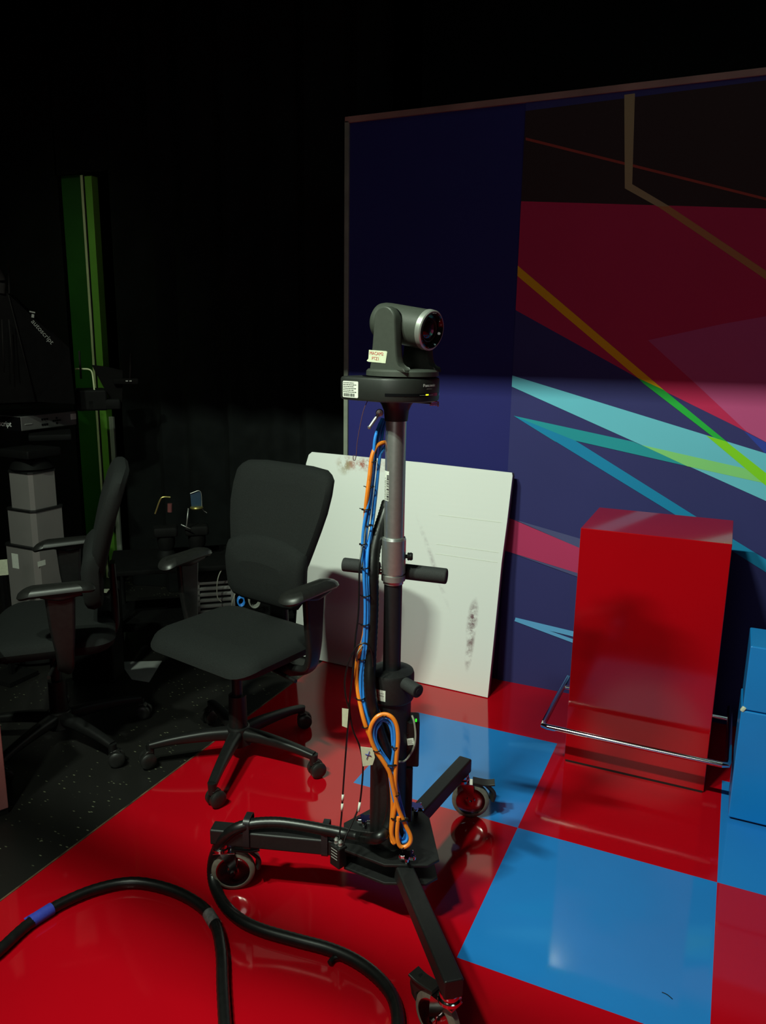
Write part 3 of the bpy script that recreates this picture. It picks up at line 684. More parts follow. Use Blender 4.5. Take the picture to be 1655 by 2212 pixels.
# turntable and yoke arms
TC = MX+hd3*.017
b = MB(); b.lathe(V((TC.x, TC.y, 1.4865)), (0, 0, 1), [(.083, 0), (.088, .0015), (.0875, .012), (.083, .0165), (.0, .0185)], 56); tt = b.build('turntable', 'ptz', pz)
ZC = 1.597
for s_ in (1, -1):
    prof = []
    for k in range(0, 17):
        a = math.radians(180*k/16); prof.append((.0325*math.cos(a), ZC+.018+.0325*math.sin(a)))
    left = [(-.0335, 1.59), (-.036, 1.56), (-.040, 1.525), (-.045, 1.497)]
    right = [(.066, 1.497), (.064, 1.503), (.054, 1.506), (.047, 1.511), (.042, 1.52), (.0385, 1.535), (.036, 1.56), (.034, 1.59)]
    poly = prof+left+right
    b = MB(); b.prism(poly, 0, .026, basis(hd3, (0, 0, 1), sd3*s_, V((TC.x, TC.y, 0))+sd3*s_*.0465), .006); ya = b.build('yoke_arm', 'ptz', pz)
    b = MB(); b.lathe(V((TC.x, TC.y, ZC+.018))+sd3*s_*.041, sd3*s_, [(.030, 0), (.030, .008), (0, .008)], 32); b.build('pivot_ring', 'glossblack', ya)
    if s_ == 1:
        tcn = V((TC.x, TC.y, 1.533))+sd3*.0728-hd3*.019
        b = MB(); poly = [(-.032, -.011), (-.027, -.013), (.027, -.0155), (.029, -.003), (.0315, .010), (.029, .0125), (-.025, .0145), (-.0265, -.006)]
        b.prism(poly, 0, .0008, basis(hd3, (0, 0, 1), nn, tcn)); b.build('tape_label', 'tape', ya)
        b = MB(); b.text('MACAM2', tcn+nn*.0012+V((0, 0, .0062))-hd3*.001, hd3+V((0, 0, -.03)), V((0, 0, 1)), .0105); b.text('PTZ1', tcn+nn*.0012+V((0, 0, -.0055))-hd3*.004, hd3+V((0, 0, -.03)), (0, 0, 1), .0105); b.build('handwriting', 'redink', ya)
# barrel
bd_ = (hd3+V((0, 0, -.15))).normalized(); bc = V((MX.x, MX.y, ZC+.012))
b = MB(); b.lathe(bc-bd_*.066, bd_, [(0, 0), (.02, .001), (.034, .005), (.0415, .012), (.0445, .024), (.0455, .04), (.046, .155)], 56); hdp = b.build('lens_barrel', 'ptz', pz)
f0 = bc+bd_*.088
b = MB(); b.lathe(f0, bd_, [(.0455, 0), (.0472, .0015), (.0465, .014), (.0440, .0165), (.042, .0165), (.042, .0)], 56, ring=True); b.build('silver_ring', 'silver', hdp)
b = MB(); b.lathe(f0+bd_*.0, bd_, [(.0421, .002), (.0421, .0165), (.040, .0185), (.038, .0165), (.034, .005), (.025, .003), (0, .003)], 48); b.build('lens_bezel', 'glossblack', hdp)
b = MB(); b.lathe(f0, bd_, [(.0275, .003), (.0275, .009), (.0255, .0095), (.0245, .004)], 40, ring=True); b.build('lens_inner_ring', 'lens_ring', hdp)
b = MB(); b.lathe(f0, bd_, [(.0245, .004), (.021, .0085), (.015, .0115), (.008, .013), (0, .0134)], 40); b.build('lens_glass', 'lens', hdp)
bn = bd_; bxx = V((-bn.y, bn.x, 0)).normalized(); byy = bn.cross(bxx)
b = MB(); dashes(b, f0+bd_*.0185+byy*.0395, bxx, byy, .018, .003, 1, .9); b.build('ring_print', 'dimink', hdp)

# ------------------------------------------------------------------ cables on the stand
def cable(name, m, pts, r, label, cat='cable', group=None, n=9, per=6, ripple=0.):
    b = MB(); b.tube(pts, r, n, per, ripple=ripple); return tag(b.build(name, m), label, cat, group)
FRONT = .024
def path(l, o=0., lift=False):
    if lift: l = [(p[0], p[1], p[2]+FRONT*max(0, min(1, (p[1]-1490)/60))) for p in l]
    return [on(p[0], p[1], p[2] if len(p) > 2 else o) for p in l]
orange_a = [(836, 955, -.028), (822, 958, -.012), (811, 967, .0), (803, 990, .008), (799, 1025, .012), (794, 1065, .015), (790, 1105, .010), (789, 1160, .004), (791, 1240, .034), (792, 1310, .038), (787, 1370, .044), (778, 1405, .052), (771, 1435, .056), (771, 1475, .060), (777, 1515, .064), (786, 1555, .068), (797, 1585, .071), (814, 1618, .073), (838, 1655, .074), (846, 1700, .074), (848, 1745, .074), (845, 1790, .076), (847, 1815, .080), (853, 1822, .088)]
cable('orange_cable', 'orange_cable', path(orange_a, 0, True), .0056, 'orange cable running down the left of the pole to the base of the stand', group='orange cables on the stand')
orange_b = [(853, 1821, .092), (846, 1800, .088), (850, 1765, .084), (856, 1725, .083), (854, 1690, .082), (856, 1645, .08), (860, 1600, .079), (857, 1568, .077), (846, 1549, .075), (830, 1543, .074), (814, 1549, .075), (802, 1568, .077), (800, 1590, .079), (810, 1618, .081), (828, 1645, .084), (842, 1670, .086), (850, 1705, .088), (860, 1745, .090), (876, 1782, .092), (887, 1806, .096), (885, 1822, .100), (872, 1830, .102), (862, 1824, .102), (858, 1800, .1), (861, 1765, .096)]
cable('orange_cable', 'orange_cable', path(orange_b, 0, True), .0056, 'orange cable coiled in a long teardrop loop tied to the lower column', group='orange cables on the stand')
blues = [
 ([(826, 905, -.04), (817, 925, -.02), (810, 950, .0), (807, 985, .006), (803, 1030, .008), (797, 1080, .012), (788, 1125, .016), (783, 1180, .02), (786, 1240, .052), (789, 1300, .056), (788, 1360, .058), (784, 1420, .058), (779, 1465, .06), (781, 1520, .062), (794, 1570, .064), (815, 1618, .066), (838, 1660, .066), (852, 1720, .066), (868, 1770, .068), (876, 1800, .074), (869, 1818, .08)], 'outermost blue cable left of the silver pole, first in the bundle', ),
 ([(829, 905, -.045), (821, 930, -.025), (814, 960, -.01), (810, 1000, -.004), (806, 1040, 0), (801, 1090, .006), (793, 1140, .012), (789, 1190, .018), (791, 1250, .05), (794, 1310, .053), (793, 1370, .056), (789, 1430, .056), (784, 1475, .058), (787, 1520, .06), (800, 1570, .06), (822, 1625, .062), (846, 1670, .062), (860, 1730, .064), (874, 1775, .066), (880, 1805, .074), (872, 1822, .08)], 'second blue cable of the bundle, just inside the outermost one'),
 ([(832, 910, -.05), (826, 940, -.03), (822, 975, -.016), (818, 1010, -.012), (812, 1060, -.006), (806, 1110, 0), (801, 1160, .006), (797, 1210, .012), (795, 1250, .046), (797, 1310, .05), (796, 1370, .052), (790, 1430, .054), (787, 1480, .056), (790, 1520, .056), (803, 1575, .058), (828, 1630, .058), (850, 1670, .058), (866, 1735, .06), (878, 1780, .064), (884, 1806, .07)], 'blue cable nearest the pole in the bundle'),
 ([(836, 960, -.04), (828, 972, -.02), (820, 990, -.008), (815, 1040, -.004), (811, 1080, -.002), (805, 1130, .004), (797, 1170, .012), (793, 1215, .04), (793, 1280, .047), (791, 1350, .05), (781, 1400, .05), (780, 1440, .052)], 'short blue cable that leaves the pole beside the orange one'),
]
for pts, lab in blues: cable('blue_cable', 'blue_cable', path(pts, 0, True), .0041, lab, group='blue cables on the stand')
bloop = [(868, 1818, .086), (857, 1795, .082), (858, 1755, .078), (858, 1715, .077), (846, 1660, .076), (822, 1625, .075), (808, 1595, .074), (808, 1572, .072), (817, 1557, .07), (831, 1550, .069), (844, 1556, .07), (851, 1573, .072), (853, 1602, .074), (848, 1640, .076), (843, 1680, .078), (852, 1730, .080), (868, 1770, .082), (880, 1800, .086), (878, 1816, .092), (868, 1820, .094)]
cable('blue_cable', 'blue_cable', path(bloop, 0, True), .0040, 'blue cable looped inside the orange teardrop on the column', group='blue cables on the stand')
bloop2 = [(p[0]+(5 if p[0] < 831 else -5 if p[1] < 1640 else 3), p[1]+(6 if p[1] < 1600 else 2), p[2]-.006) for p in bloop]
cable('blue_cable', 'blue_cable', path(bloop2, 0, True), .0038, 'innermost blue cable of the teardrop loop on the column', group='blue cables on the stand')
# the thick black loom: down the pole, over the leg, out across the red floor
loom = path([(838, 1085, -.05), (829, 1115, -.03), (818, 1150, -.012), (808, 1195, .01), (805, 1240, .03), (805, 1300, .035), (803, 1360, .042), (800, 1420, .05), (799, 1475, .066), (804, 1525, .070), (820, 1580, .071), (840, 1640, .072), (848, 1700, .072), (847, 1750, .074), (836, 1790, .088), (815, 1810, .105)])
loom += [flo(780, 1808, .235), flo(740, 1800, .238), flo(700, 1792, .236), flo(650, 1783, .234), flo(600, 1777, .232), flo(550, 1779, .228), flo(510, 1790, .215), flo(480, 1815, .17), flo(463, 1850, .10), flo(459, 1885, .045), flo(466, 1920, .020), flo(487, 1957, .017), flo(522, 1988, .017), flo(570, 2010, .017), flo(640, 2030, .017), flo(710, 2049, .017), flo(765, 2073, .017), flo(810, 2105, .017), flo(842, 2142, .017), flo(857, 2180, .017), flo(860, 2225, .017), flo(858, 2290, .017)]
lm = cable('cable_loom', 'black_cable', loom, .0160, 'thick black wrapped cable loom from the stand curving across the red floor', 'cable', n=14, per=10, ripple=.028)
for p, d in ((flo(533, 1784, .225), .0), (flo(702, 1792, .236), 0)):
    b = MB(); e, i = legs[0][0], legs[0][1]; dd = (e-i).normalized(); x, y, z = axis_frame(dd)
    t_ = (p-i).dot(dd); c_ = i+dd*t_+V((0, 0, .018))
    o_ = rrect(.056, .096, .016, 4); i_ = rrect(.050, .090, .013, 4)
    rg = [[c_+x*a+y*bb+dd*k for a, bb in o_] for k in (-.009, .009)]; rg2 = [[c_+x*a+y*bb+dd*k for a, bb in i_] for k in (.009, -.009)]
    b.loops(rg+rg2, closed=True); b.build('loom_strap', 'tube_black', lm)
# second loom lying at the left
lo_pts = [flo(-70, 2112, .017), flo(0, 2052, .017), flo(60, 1998, .017), flo(130, 1953, .017), flo(210, 1920, .017), flo(290, 1906, .017), flo(370, 1922, .017), flo(432, 1955, .017), flo(465, 1998, .017), flo(478, 2055, .017), flo(481, 2130, .017), flo(486, 2215, .017), flo(492, 2300, .017)]
l2 = cable('floor_cable', 'black_cable', lo_pts, .0155, 'thick black cable arching over the lower left red floor with blue tape', 'cable', n=14, per=10, ripple=.028)
a_, c_ = flo(66, 1992, .017), flo(112, 1963, .017)
b = MB(); b.tube([a_, (a_+c_)/2, c_], .0175, 14, 4); x, y, z = axis_frame(c_-a_); b.box(a_+V((-.012, .012, -.002)), (.03, .003, .025), basis(x, y, z), .001); b.build('tape_wrap', 'blue_tape', l2)
a_, c_ = flo(450, 1973, .017), flo(464, 1996, .017)
b = MB(); b.tube([a_, (a_+c_)/2, c_], .0168, 14, 4); b.build('tape_wrap', 'silver_tape', l2)
# stray tail on the loom
cable('strap_tail', 'black_cable', [flo(745, 2066, .012), flo(722, 2070, .012), flo(712, 2080, .012)], .007, 'stubby black strap tail sticking out beside the loom on the red floor', 'strap')
# thin aerial leads with paper flags
r1 = [(806, 1440, .075), (803, 1410, .076), (795, 1393, .077), (782, 1390, .077), (767, 1402, .077), (753, 1432, .077), (745, 1470, .077), (747, 1505, .078), (755, 1540, .079), (751, 1575, .08), (746, 1640, .082), (741, 1710, .085), (738, 1760, .088), (734, 1800, .105), (733, 1815, .115)]
r2 = [(783, 1180, .03), (777, 1225, .058), (776, 1280, .06), (774, 1330, .062), (768, 1380, .066), (764, 1430, .070), (758, 1490, .074), (755, 1530, .076), (762, 1575, .077), (777, 1612, .078), (784, 1650, .08), (782, 1695, .083), (776, 1740, .086), (762, 1775, .1), (748, 1805, .115), (741, 1826, .125)]
ra = cable('aerial_lead', 'black_cable', path(r1), .0024, 'thin black lead with a narrow paper flag hanging left of the column', 'cable', group='thin black leads')
rb_ = cable('aerial_lead', 'black_cable', path(r2), .0024, 'thin black lead with a wide folded paper flag beside the column', 'cable', group='thin black leads')
def flag(owner, poly, d, m='tape'):
    q = [on(x, y, d) for x, y in poly]; b = MB(); n_ = tcd*.0006
    vs = [p-n_ for p in q]; b.loops([[p+V((0, 0, 0)) for p in vs], [p+tcd*.0014 for p in vs]], smooth=False); return b.build('paper_flag', m, owner)
flag(ra, [(739, 1530), (753, 1532), (750, 1572), (739, 1568)], .082)
flag(rb_, [(779, 1613), (806, 1616), (810, 1636), (805, 1652), (784, 1655), (782, 1640)], .083)
b = MB(); p_, q_ = on(789, 1629, .0855), on(802, 1633, .0855); b.tube([p_, q_], .0008, 5, smoothpath=False); b.tube([on(798, 1623, .0855), on(792, 1640, .0855)], .0008, 5, smoothpath=False); b.build('pen_mark', 'blue_tape', rb_)
for ow, l in ((ra, ((741, 1716, .0855), (740, 1730, .0865))), (ra, ((739.6, 1736, .087), (738.6, 1752, .0878))), (rb_, ((777.5, 1733, .0858), (774.5, 1753, .0915)))):
    b = MB(); b.tube(path(l), .0034, 8, smoothpath=False); b.build('marker_sleeve', 'white', ow)
# the small receiver hung on the hub plate
bx0 = flo(731, 1846, .19); u = (V((.83, -.3, 0))).normalized(); v = V((-u.y, u.x, 0))
rc = thing('aerial_receiver', bx0+V((0, 0, -.03)), 'small black receiver box with pale stripes clipped to the hub plate', 'electronic box')
b = MB(); b.box(bx0+V((0, 0, .0)), (.038, .03, .062), basis(u, v, (0, 0, 1)), .003); b.build('case', 'chair_plastic', rc)
b = MB()
for k in range(4): b.box(bx0+V((0, 0, .023-.009*k))-v*.0153, (.024, .0008, .0018), basis(u, v, (0, 0, 1)))
b.build('pale_stripe', 'dimink', rc)
b = MB(); b.box(bx0-u*.0193+V((0, 0, -.006)), (.0008, .022, .042), basis(u, v, (0, 0, 1))); b.build('side_label', 'paper', rc)
for k in (-1, 1):
    p = bx0+V((0, 0, .031))+u*.008*k
    b = MB(); b.lathe(p, (0, 0, 1), [(.006, 0), (.007, .002), (.006, .004), (.006, .010), (.007, .012), (.004, .017), (0, .018)], 14); b.build('connector', 'zinc', rc)
# power units on the column
def unit(name, label, px0, py0, px1, py1, off_, deep, group, mm_='chair_plastic'):
    p0, p1 = on(px0, py0, off_), on(px1, py1, off_); c_ = (p0+p1)/2; w_ = abs((p1-p0).dot(rvd)); h_ = abs(p1.z-p0.z)
    t = thing(name, V((c_.x, c_.y, min(p0.z, p1.z))), label, 'electronic box', group=group)
    b = MB(); b.box(c_, (w_, deep, h_), basis(rvd, -tcd, (0, 0, 1)), .004); b.build('case', mm_, t); return t, c_, w_, h_
t, c_, w_, h_ = unit('power_unit', 'black power box with a green lamp strapped right of the column', 868, 1548, 904, 1645, .0, .06, 'black boxes on the column')
b = MB(); p = on(899, 1556, .034); b.box(p, (.004, .004, .008), basis(rvd, -tcd, (0, 0, 1)), .001); b.build('status_lamp', 'led_g', t)
pc_ = on(887, 1602, .0305); b = MB(); b.quad(pc_, rvd+V((0, 0, .16)), V((0, 0, 1))-rvd*.16, .018, .019); b.build('unit_label', 'white', t)
b = MB(); dashes(b, pc_+tcd*.001, rvd+V((0, 0, .16)), V((0, 0, 1))-rvd*.16, .015, .014, 4); b.build('unit_print', 'dimink', t)
for py in (1560, 1585, 1620): b = MB(); b.box(on(876, py, .031), (.014, .002, .002), basis(rvd, -tcd, (0, 0, 1))); b.build('cooling_rib', 'steel_black', t)
t, c_, w_, h_ = unit('power_unit', 'lower narrow black adapter box under the power box on the column', 866, 1648, 889, 1765, .005, .05, 'black boxes on the column')
b = MB(); b.box(c_+V((0, 0, -.03))+rvd*.006, (.02, .03, .03), basis(rvd, -tcd, (0, 0, 1)), .003); b.build('plug', 'steel_black', t)
cable('grey_lead', 'grey_cable', path([(890, 1545, .03), (895, 1560, .036), (898, 1590, .038), (894, 1615, .038), (882, 1636, .040), (872, 1645, .046), (863, 1645, .06)]), .0028, 'thin grey lead bowing around the front of the power box')
cable('clear_lead', 'pale_cable', path([(800, 1440, .066), (804, 1478, .07), (810, 1510, .07), (822, 1540, .068)]), .0014, 'thin pale wire slipping behind the teardrop loop', group='thin pale wires')
cable('clear_lead', 'pale_cable', path([(783, 1395, .062), (773, 1410, .064), (770, 1428, .062)]), .002, 'short pale shrink sleeve where the orange cable reappears', group='thin pale wires')
cable('clear_lead', 'pale_cable', path([(795, 1105, .008), (789, 1150, .018), (786, 1190, .024), (783, 1225, .05)]), .0017, 'thin pale wire caught among the blue cables beside the pole', group='thin pale wires')
# zip ties
def tie(px, py, w_px, off_, lab, tail=True, r=.0017):
    c_ = on(px, py, off_+FRONT*max(0, min(1, (py-1490)/60))); w_ = w_px*.0009/2; b = MB()
    P = [c_+rvd*w_*math.cos(a)+tcd*(.0075*math.sin(a))+V((0, 0, .0012*math.cos(a))) for a in [2*PI*k/18 for k in range(19)]]
    b.tube(P, r, 6, smoothpath=False); b.box(c_-rvd*w_+tcd*.002, (.004, .004, .004))
    if tail: b.tube([c_-rvd*w_, c_-rvd*(w_+.008)+V((0, 0, .002))], r*.7, 6, smoothpath=False)
    tag(b.build('cable_tie', 'black_cable'), lab, 'cable tie', 'black cable ties on the stand')
for px, py, w_, of, lab in (
 (806, 997, 18, .006, 'topmost black cable tie, round the orange cable'), (800, 1052, 20, .01, 'black cable tie second from the top of the bundle'),
 (791, 1100, 20, .014, 'third black cable tie down, with a stray tail'), (797, 1135, 18, .012, 'black cable tie beside the pole where the loom emerges'),
 (785, 1175, 18, .02, 'black cable tie just above the left grip'), (789, 1227, 18, .05, 'black cable tie level with the handlebar'),
 (791, 1287, 20, .055, 'black cable tie in the shadowed part of the board'), (789, 1349, 20, .057, 'black cable tie a little above the black lead loop'),
 (784, 1424, 22, .057, 'black cable tie where the orange cable reappears'), (779, 1509, 22, .064, 'black cable tie level with the locking collar'),
 (790, 1570, 16, .07, 'black cable tie left of the teardrop loop'), (831, 1546, 10, .075, 'black cable tie at the crown of the teardrop loop'),
 (815, 1621, 18, .082, 'black cable tie on the left flank of the teardrop'), (854, 1613, 18, .078, 'black cable tie on the right flank of the teardrop'),
 (845, 1651, 34, .08, 'wide black strap gathering the neck of the teardrop'), (857, 1716, 16, .086, 'black cable tie halfway down the hanging coil'),
 (866, 1770, 40, .092, 'wide black strap round the bottom of the hanging coil'), (869, 1830, 10, .102, 'lowest black cable tie, under the coil')):
    tie(px, py, w_, of, lab, tail=w_ > 18, r=.0017 if w_ < 30 else .0028)
# bits hanging from the head
cable('thin_wire', 'wire', path([(796, 862, .05), (786, 885, .05), (778, 920, .05), (772, 955, .05), (770, 978, .05), (768, 992, .05), (764, 994, .05), (763, 986, .05), (766, 983, .05)]), .0009, 'hair-thin reddish wire dangling from the camera head', 'wire')
pl = cable('spare_lead', 'black_cable', path([(872, 864, -.01), (900, 868, .0), (922, 870, .01), (932, 871, .014)]), .003, 'short dark lead with a pinkish metal plug under the camera head', 'cable')
b = MB()
for k in range(3): b.tube(path([(929, 868+3.5*k, .014), (938, 867.5+3.5*k, .018), (947, 868.5+3.5*k, .016), (946, 871+3.5*k, .013)]), .0016, 6)
b.build('plug', 'copper', pl)

# ------------------------------------------------------------------ left side: pedestal, prompter, studio camera
PB = V((-3.02, 2.80, 0)); ptc = V((-PB.x, -PB.y, 0)).normalized(); prv = V((-ptc.y, ptc.x, 0))
def pp(px, py, o=0.): return pln(px, py, PB+ptc*o, ptc)
pd = thing('camera_pedestal', PB, 'grey telescoping camera pedestal column at the far left behind the side-on chair', 'pedestal')
yawp = math.radians(-42)
px_ = (prv*math.cos(yawp)+ptc*math.sin(yawp)).normalized(); py_ = V((-px_.y, px_.x, 0))
z1, z2, z3 = pp(70, 1022, .1).z, pp(75, 1105, .1).z, pp(80, 1182, .1).z
axp = V((pp(76, 1100).x, pp(76, 1100).y, 0))
oct_ = lambda w: [(w/2*a, w/2*c_) for a, c_ in ((1, .8), (.8, 1), (-.8, 1), (-1, .8), (-1, -.8), (-.8, -1), (.8, -1), (1, -.8))]
frp = basis(px_, py_, (0, 0, 1), axp)
for nm, w_, za, zb in (('column_stage', .160, z2, z1), ('column_stage', .193, z3, z2+.004), ('column_stage', .226, .10, z3+.004)):
    b = MB(); b.prism(oct_(w_), za-.05, zb, frp, .004); cs_ = b.build(nm, 'grey_col', pd)
    b = MB(); b.prism(oct_(w_+.006), zb-.006, zb+.004, frp); b.build('stage_rim', 'steel_black', cs_)
b = MB(); b.prism([(.27*math.cos(2*PI*k/24), .27*math.sin(2*PI*k/24)) for k in range(24)], .01, .12, frp, .02); b.build('pedestal_base', 'steel_black', pd)
cand = sorted([n_ for n_ in (px_, -px_, py_, -py_) if n_.dot(ptc) > .15], key=lambda n_: n_.dot(prv))
for px, py, w_, h_, n_ in ((33, 1212, .045, .075, cand[0]), (90, 1217, .045, .026, cand[-1])):
    pnt = pln(px, py, axp+n_*.1135, n_); b = MB(); b.box(pnt, (w_, .001, h_), basis(V((-n_.y, n_.x, 0)), -n_, (0, 0, 1))); b.build('stage_label', 'white', pd)
b = MB(); b.lathe(axp+V((0, 0, z1+.004)), (0, 0, 1), [(.09, 0), (.10, .01), (.085, .04), (.06, .07), (.0, .07)], 24); b.box(axp+V((0, 0, z1+.09)), (.2, .2, .04), basis(px_, py_, (0, 0, 1)), .006); b.build('pan_head', 'black_matte', pd)

zb_ = 1.105
cA = flo(47, 932, zb_); cB = flo(166, 917, zb_)
dA = (cB-cA); dA.z = 0; LA = dA.length; dA.normalize(); nA = V((-dA.y, dA.x, 0))
if nA.dot(ptc) > 0: nA = -nA
dFront = (flo(0, 926, zb_)-cA); dFront.z = 0; dFront.normalize()
dFront = nA if dFront.dot(nA) > .99 else V((-dA.y, dA.x, 0)) if V((-dA.y, dA.x, 0)).dot(dFront) > 0 else V((dA.y, -dA.x, 0))
tp = thing('teleprompter', (cA+cB)/2, 'black hooded teleprompter with a flat grey-sided monitor at the left edge', 'teleprompter')
hM = pp(45, 897, .1).z-pp(47, 932, .1).z
hM = abs(hM)*.95; WM = .42
cM = cA+dA*LA/2+dFront*WM/2+V((0, 0, hM/2))
frm = basis(dA, V((-dA.y, dA.x, 0)), (0, 0, 1))
b = MB(); b.box(cM, (LA, WM, hM), frm, .004); mon = b.build('monitor', 'grey_mon', tp)
b = MB(); b.box(cM+V((0, 0, hM/2+.004)), (LA-.02, WM-.02, .008), frm); b.build('screen', 'prompt_glass', mon)
b = MB(); b.box(cM-dA*(LA/2+.001), (.004, WM-.004, hM-.004), frm); b.build('front_bezel', 'glossblack', mon)
fN = -dFront
def side(u_, w_): return cA+dA*(LA*u_)+V((0, 0, hM*w_))+fN*.0012
b = MB()
for u_, w_ in ((.36, .66), (.405, .66), (.45, .66), (.34+.02, .30), (.40, .30), (.44, .30), (.56, .48), (.6, .48), (.64, .48), (.68, .48), (.62, .66), (.62, .30)): b.box(side(u_, w_), (LA*.026, .004, hM*.12), frm)
b.build('button', 'glossblack', mon)
b = MB(); b.box(side(.94, .62), (LA*.10, .003, hM*.42), frm); b.build('paper_sticker', 'white', mon)
b = MB(); b.text('prompter', side(.12, .5), dA if dA.dot(prv) > 0 else -dA, (0, 0, 1), .0) if False else b.box(side(.12, .45), (LA*.12, .003, hM*.06), frm); b.build('side_print', 'dimink', mon)
fx = -dFront
b = MB(); fpos = cA+dFront*.085+V((0, 0, hM*.42))-dA*.0045
txv = -dFront if (-dFront).dot(prv) > 0 else dFront
b.text('autoscript', cA-dA*.0045+dFront*.06+V((0, 0, hM*.45)), txv, (0, 0, 1), .038, "RIGHT", bold=.0006, xs=.95); b.build('maker_mark', 'whiteink', mon)
# hood: cloth wedge over the glass
hp = lambda px, py, o=.0: pp(px, py, o-.17)
near = [hp(-260, 560, .25), hp(17, 634, .16), hp(76, 868, .10), hp(-240, 880, .25)]
far = [hp(-150, 540, -.12), hp(28, 636, -.14), hp(150, 752, -.18), hp(160, 868, -.16)]
b = MB()
def quad4(m_, pts): m_._f([m_.bm.verts.new(p) for p in pts], False)
b.loops([[near[0], near[1], near[2], near[3]], [far[0]-ptc*.1, far[1], far[3], far[3]+(near[3]-near[2])]], smooth=False)
quad4(b, [far[1], far[2], far[3], far[2].lerp(far[3], .5)-ptc*.02])
b.build('hood', 'prompt_black', tp)
b = MB(); a1, a2, a3 = hp(26, 637, .0), hp(150, 757, -.04), hp(162, 872, -.04); a4 = hp(80, 868, .09)
b.loops([[hp(18, 636, .155), a2+ptc*.03, a3+ptc*.03, a4], [hp(20, 637, .14), a2, a3, a4-ptc*.012]], smooth=False); b.build('hood_flap', 'prompt_black', tp)
b = MB()
b.tube([hp(18, 637, .166), hp(77, 868, .108)], .0025, 6, smoothpath=False); b.build('hood_piping', 'hood_edge', tp)
# mark on the flap, running down its slope
A0, A1, A2 = hp(66, 688, .13), hp(114, 742, .13), None
fa = hp(18, 636, .155); fb = a2+ptc*.03; fc = a4; fnn = (fb-fa).cross(fc-fa).normalized()
if fnn.dot(ptc) < 0: fnn = -fnn
A0 = pln(68, 690, fa+fnn*.002, fnn); A1 = pln(115, 743, fa+fnn*.002, fnn)
dx = (A1-A0).normalized(); dy = fnn.cross(dx).normalized()
if dy.z < 0: dy = -dy
b = MB(); b.text('autoscript', (A0+A1)/2, dx, dy, (A1-A0).length/4.35, shear=.1)
B0 = pln(70, 676, fa+fnn*.002, fnn)
b.box(B0+V((0, 0, .004)), (.006, .002, .028), basis(dx, -fnn, dy).to_3x3().to_4x4()@M.Rotation(.9, 4, 'Y')); b.box(B0+V((.006, -.004, -.014)), (.016, .002, .012), basis(dx, -fnn, dy).to_3x3().to_4x4()@M.Rotation(.9, 4, 'Y')); b.build('flap_mark', 'dimink', tp)
b = MB(); b.bar([hp(-20, 560, .16), hp(4, 600, .16), hp(4, 634, .16)], [(.04, .03)]*3); b.tube([hp(18, 560, .17), hp(20, 634, .165)], .003, 6, smoothpath=False); b.build('upright_post', 'hood_edge', tp)
b = MB(); b.tube([hp(4, 690, .24), hp(9, 805, .22)], .003, 6, smoothpath=False); b.tube([hp(19, 690, .20), hp(29, 808, .18)], .003, 6, smoothpath=False); b.build('glass_edge', 'hood_edge', tp)

cb = hp(200, 860, -.22)
sc_ = thing('studio_camera', V((cb.x, cb.y, 1.13)), 'black studio camera with a bright bent handle behind the teleprompter', 'camera')
c5 = hp(196, 862, -.25); b = MB(); b.box(c5, (.16, .22, .11), basis(prv, -ptc, (0, 0, 1)), .01); b.box(hp(224, 872, -.2), (.17, .12, .055), basis(prv, -ptc, (0, 0, 1)), .008); b.build('body', 'black_matte', sc_)
b = MB(); b.loops([[hp(198, 788, -.2), hp(230, 792, -.2), hp(265, 800, -.2), hp(264, 876, -.2), hp(246, 878, -.2)], [hp(198, 788, -.3), hp(230, 792, -.3), hp(265, 800, -.3), hp(264, 876, -.3), hp(246, 878, -.3)]], smooth=False); b.build('viewfinder_hood', 'prompt_black', sc_)
b = MB(); b.tube([hp(162, 797, -.17), hp(178, 797, -.17), hp(192, 798, -.17), hp(199, 805, -.17), hp(202, 825, -.17), hp(205, 852, -.17)], .0042, 8); b.build('handle', 'pale_stop', sc_)
for p_ in ([(171, 758, -.16), (175, 818, -.16)], [(283, 764, -.18), (281, 818, -.18)]):
    b = MB(); b.tube([hp(*q) for q in p_], .005, 8, smoothpath=False); b.build('rail_rod', 'hood_edge', sc_)
b = MB(); b.box(hp(272, 824, -.18), (.13, .03, .03), basis(prv, -ptc, (0, 0, 1)), .005); b.build('rail_bar', 'prompt_black', sc_)
b = MB()
for px in (274, 282): b.box(hp(px, 823, -.16), (.012, .004, .006), basis(prv, -ptc, (0, 0, 1)))
b.build('small_glint', 'zinc', sc_)  # pale metal chips put in for two small highlights
b = MB(); b.box((axp+V((0, 0, 0)))*.5+V((c5.x, c5.y, 0))*.5-prv*.06+V((0, 0, zb_-.03)), (.20, .3, .03), basis(prv, -ptc, (0, 0, 1)), .005); b.build('mount_plate', 'black_matte', sc_)

# pale cards by the pedestal
p = pp(4, 1226, .35); cdp = thing('card_post', (p.x, p.y, 0), 'pale card on a dark post at the left edge beside the pedestal', 'card')
b = MB(); b.box(p, (.05, .008, .072), basis(prv, -ptc, (0, 0, 1))); b.build('card', 'tape', cdp)
b = MB(); b.box(V((p.x, p.y, p.z/2-.02)), (.02, .02, p.z-.04)); b.box((p.x, p.y, .01), (.16, .16, .02)); b.build('post', 'black_matte', cdp)
b = MB(); p = flo(205, 1283, .42); b.box((p.x, p.y, .425), (.11, .06, .008), M.Rotation(.4, 4, 'Z')); b.box((p.x-.03, p.y+.02, .21), (.20, .14, .42), M.Rotation(.4, 4, 'Z'), .01); 
o = b.build('storage_box', ['black_matte'], None); tag(o, 'dark storage box behind the side-on chair beyond its armrests', 'box')
b = MB(); b.box((p.x, p.y, .4345), (.12, .05, .003), M.Rotation(.5, 4, 'Z')); tag(b.build('note_sheet', 'tape'), 'pale yellowish paper slip lying behind the side-on chair', 'paper')

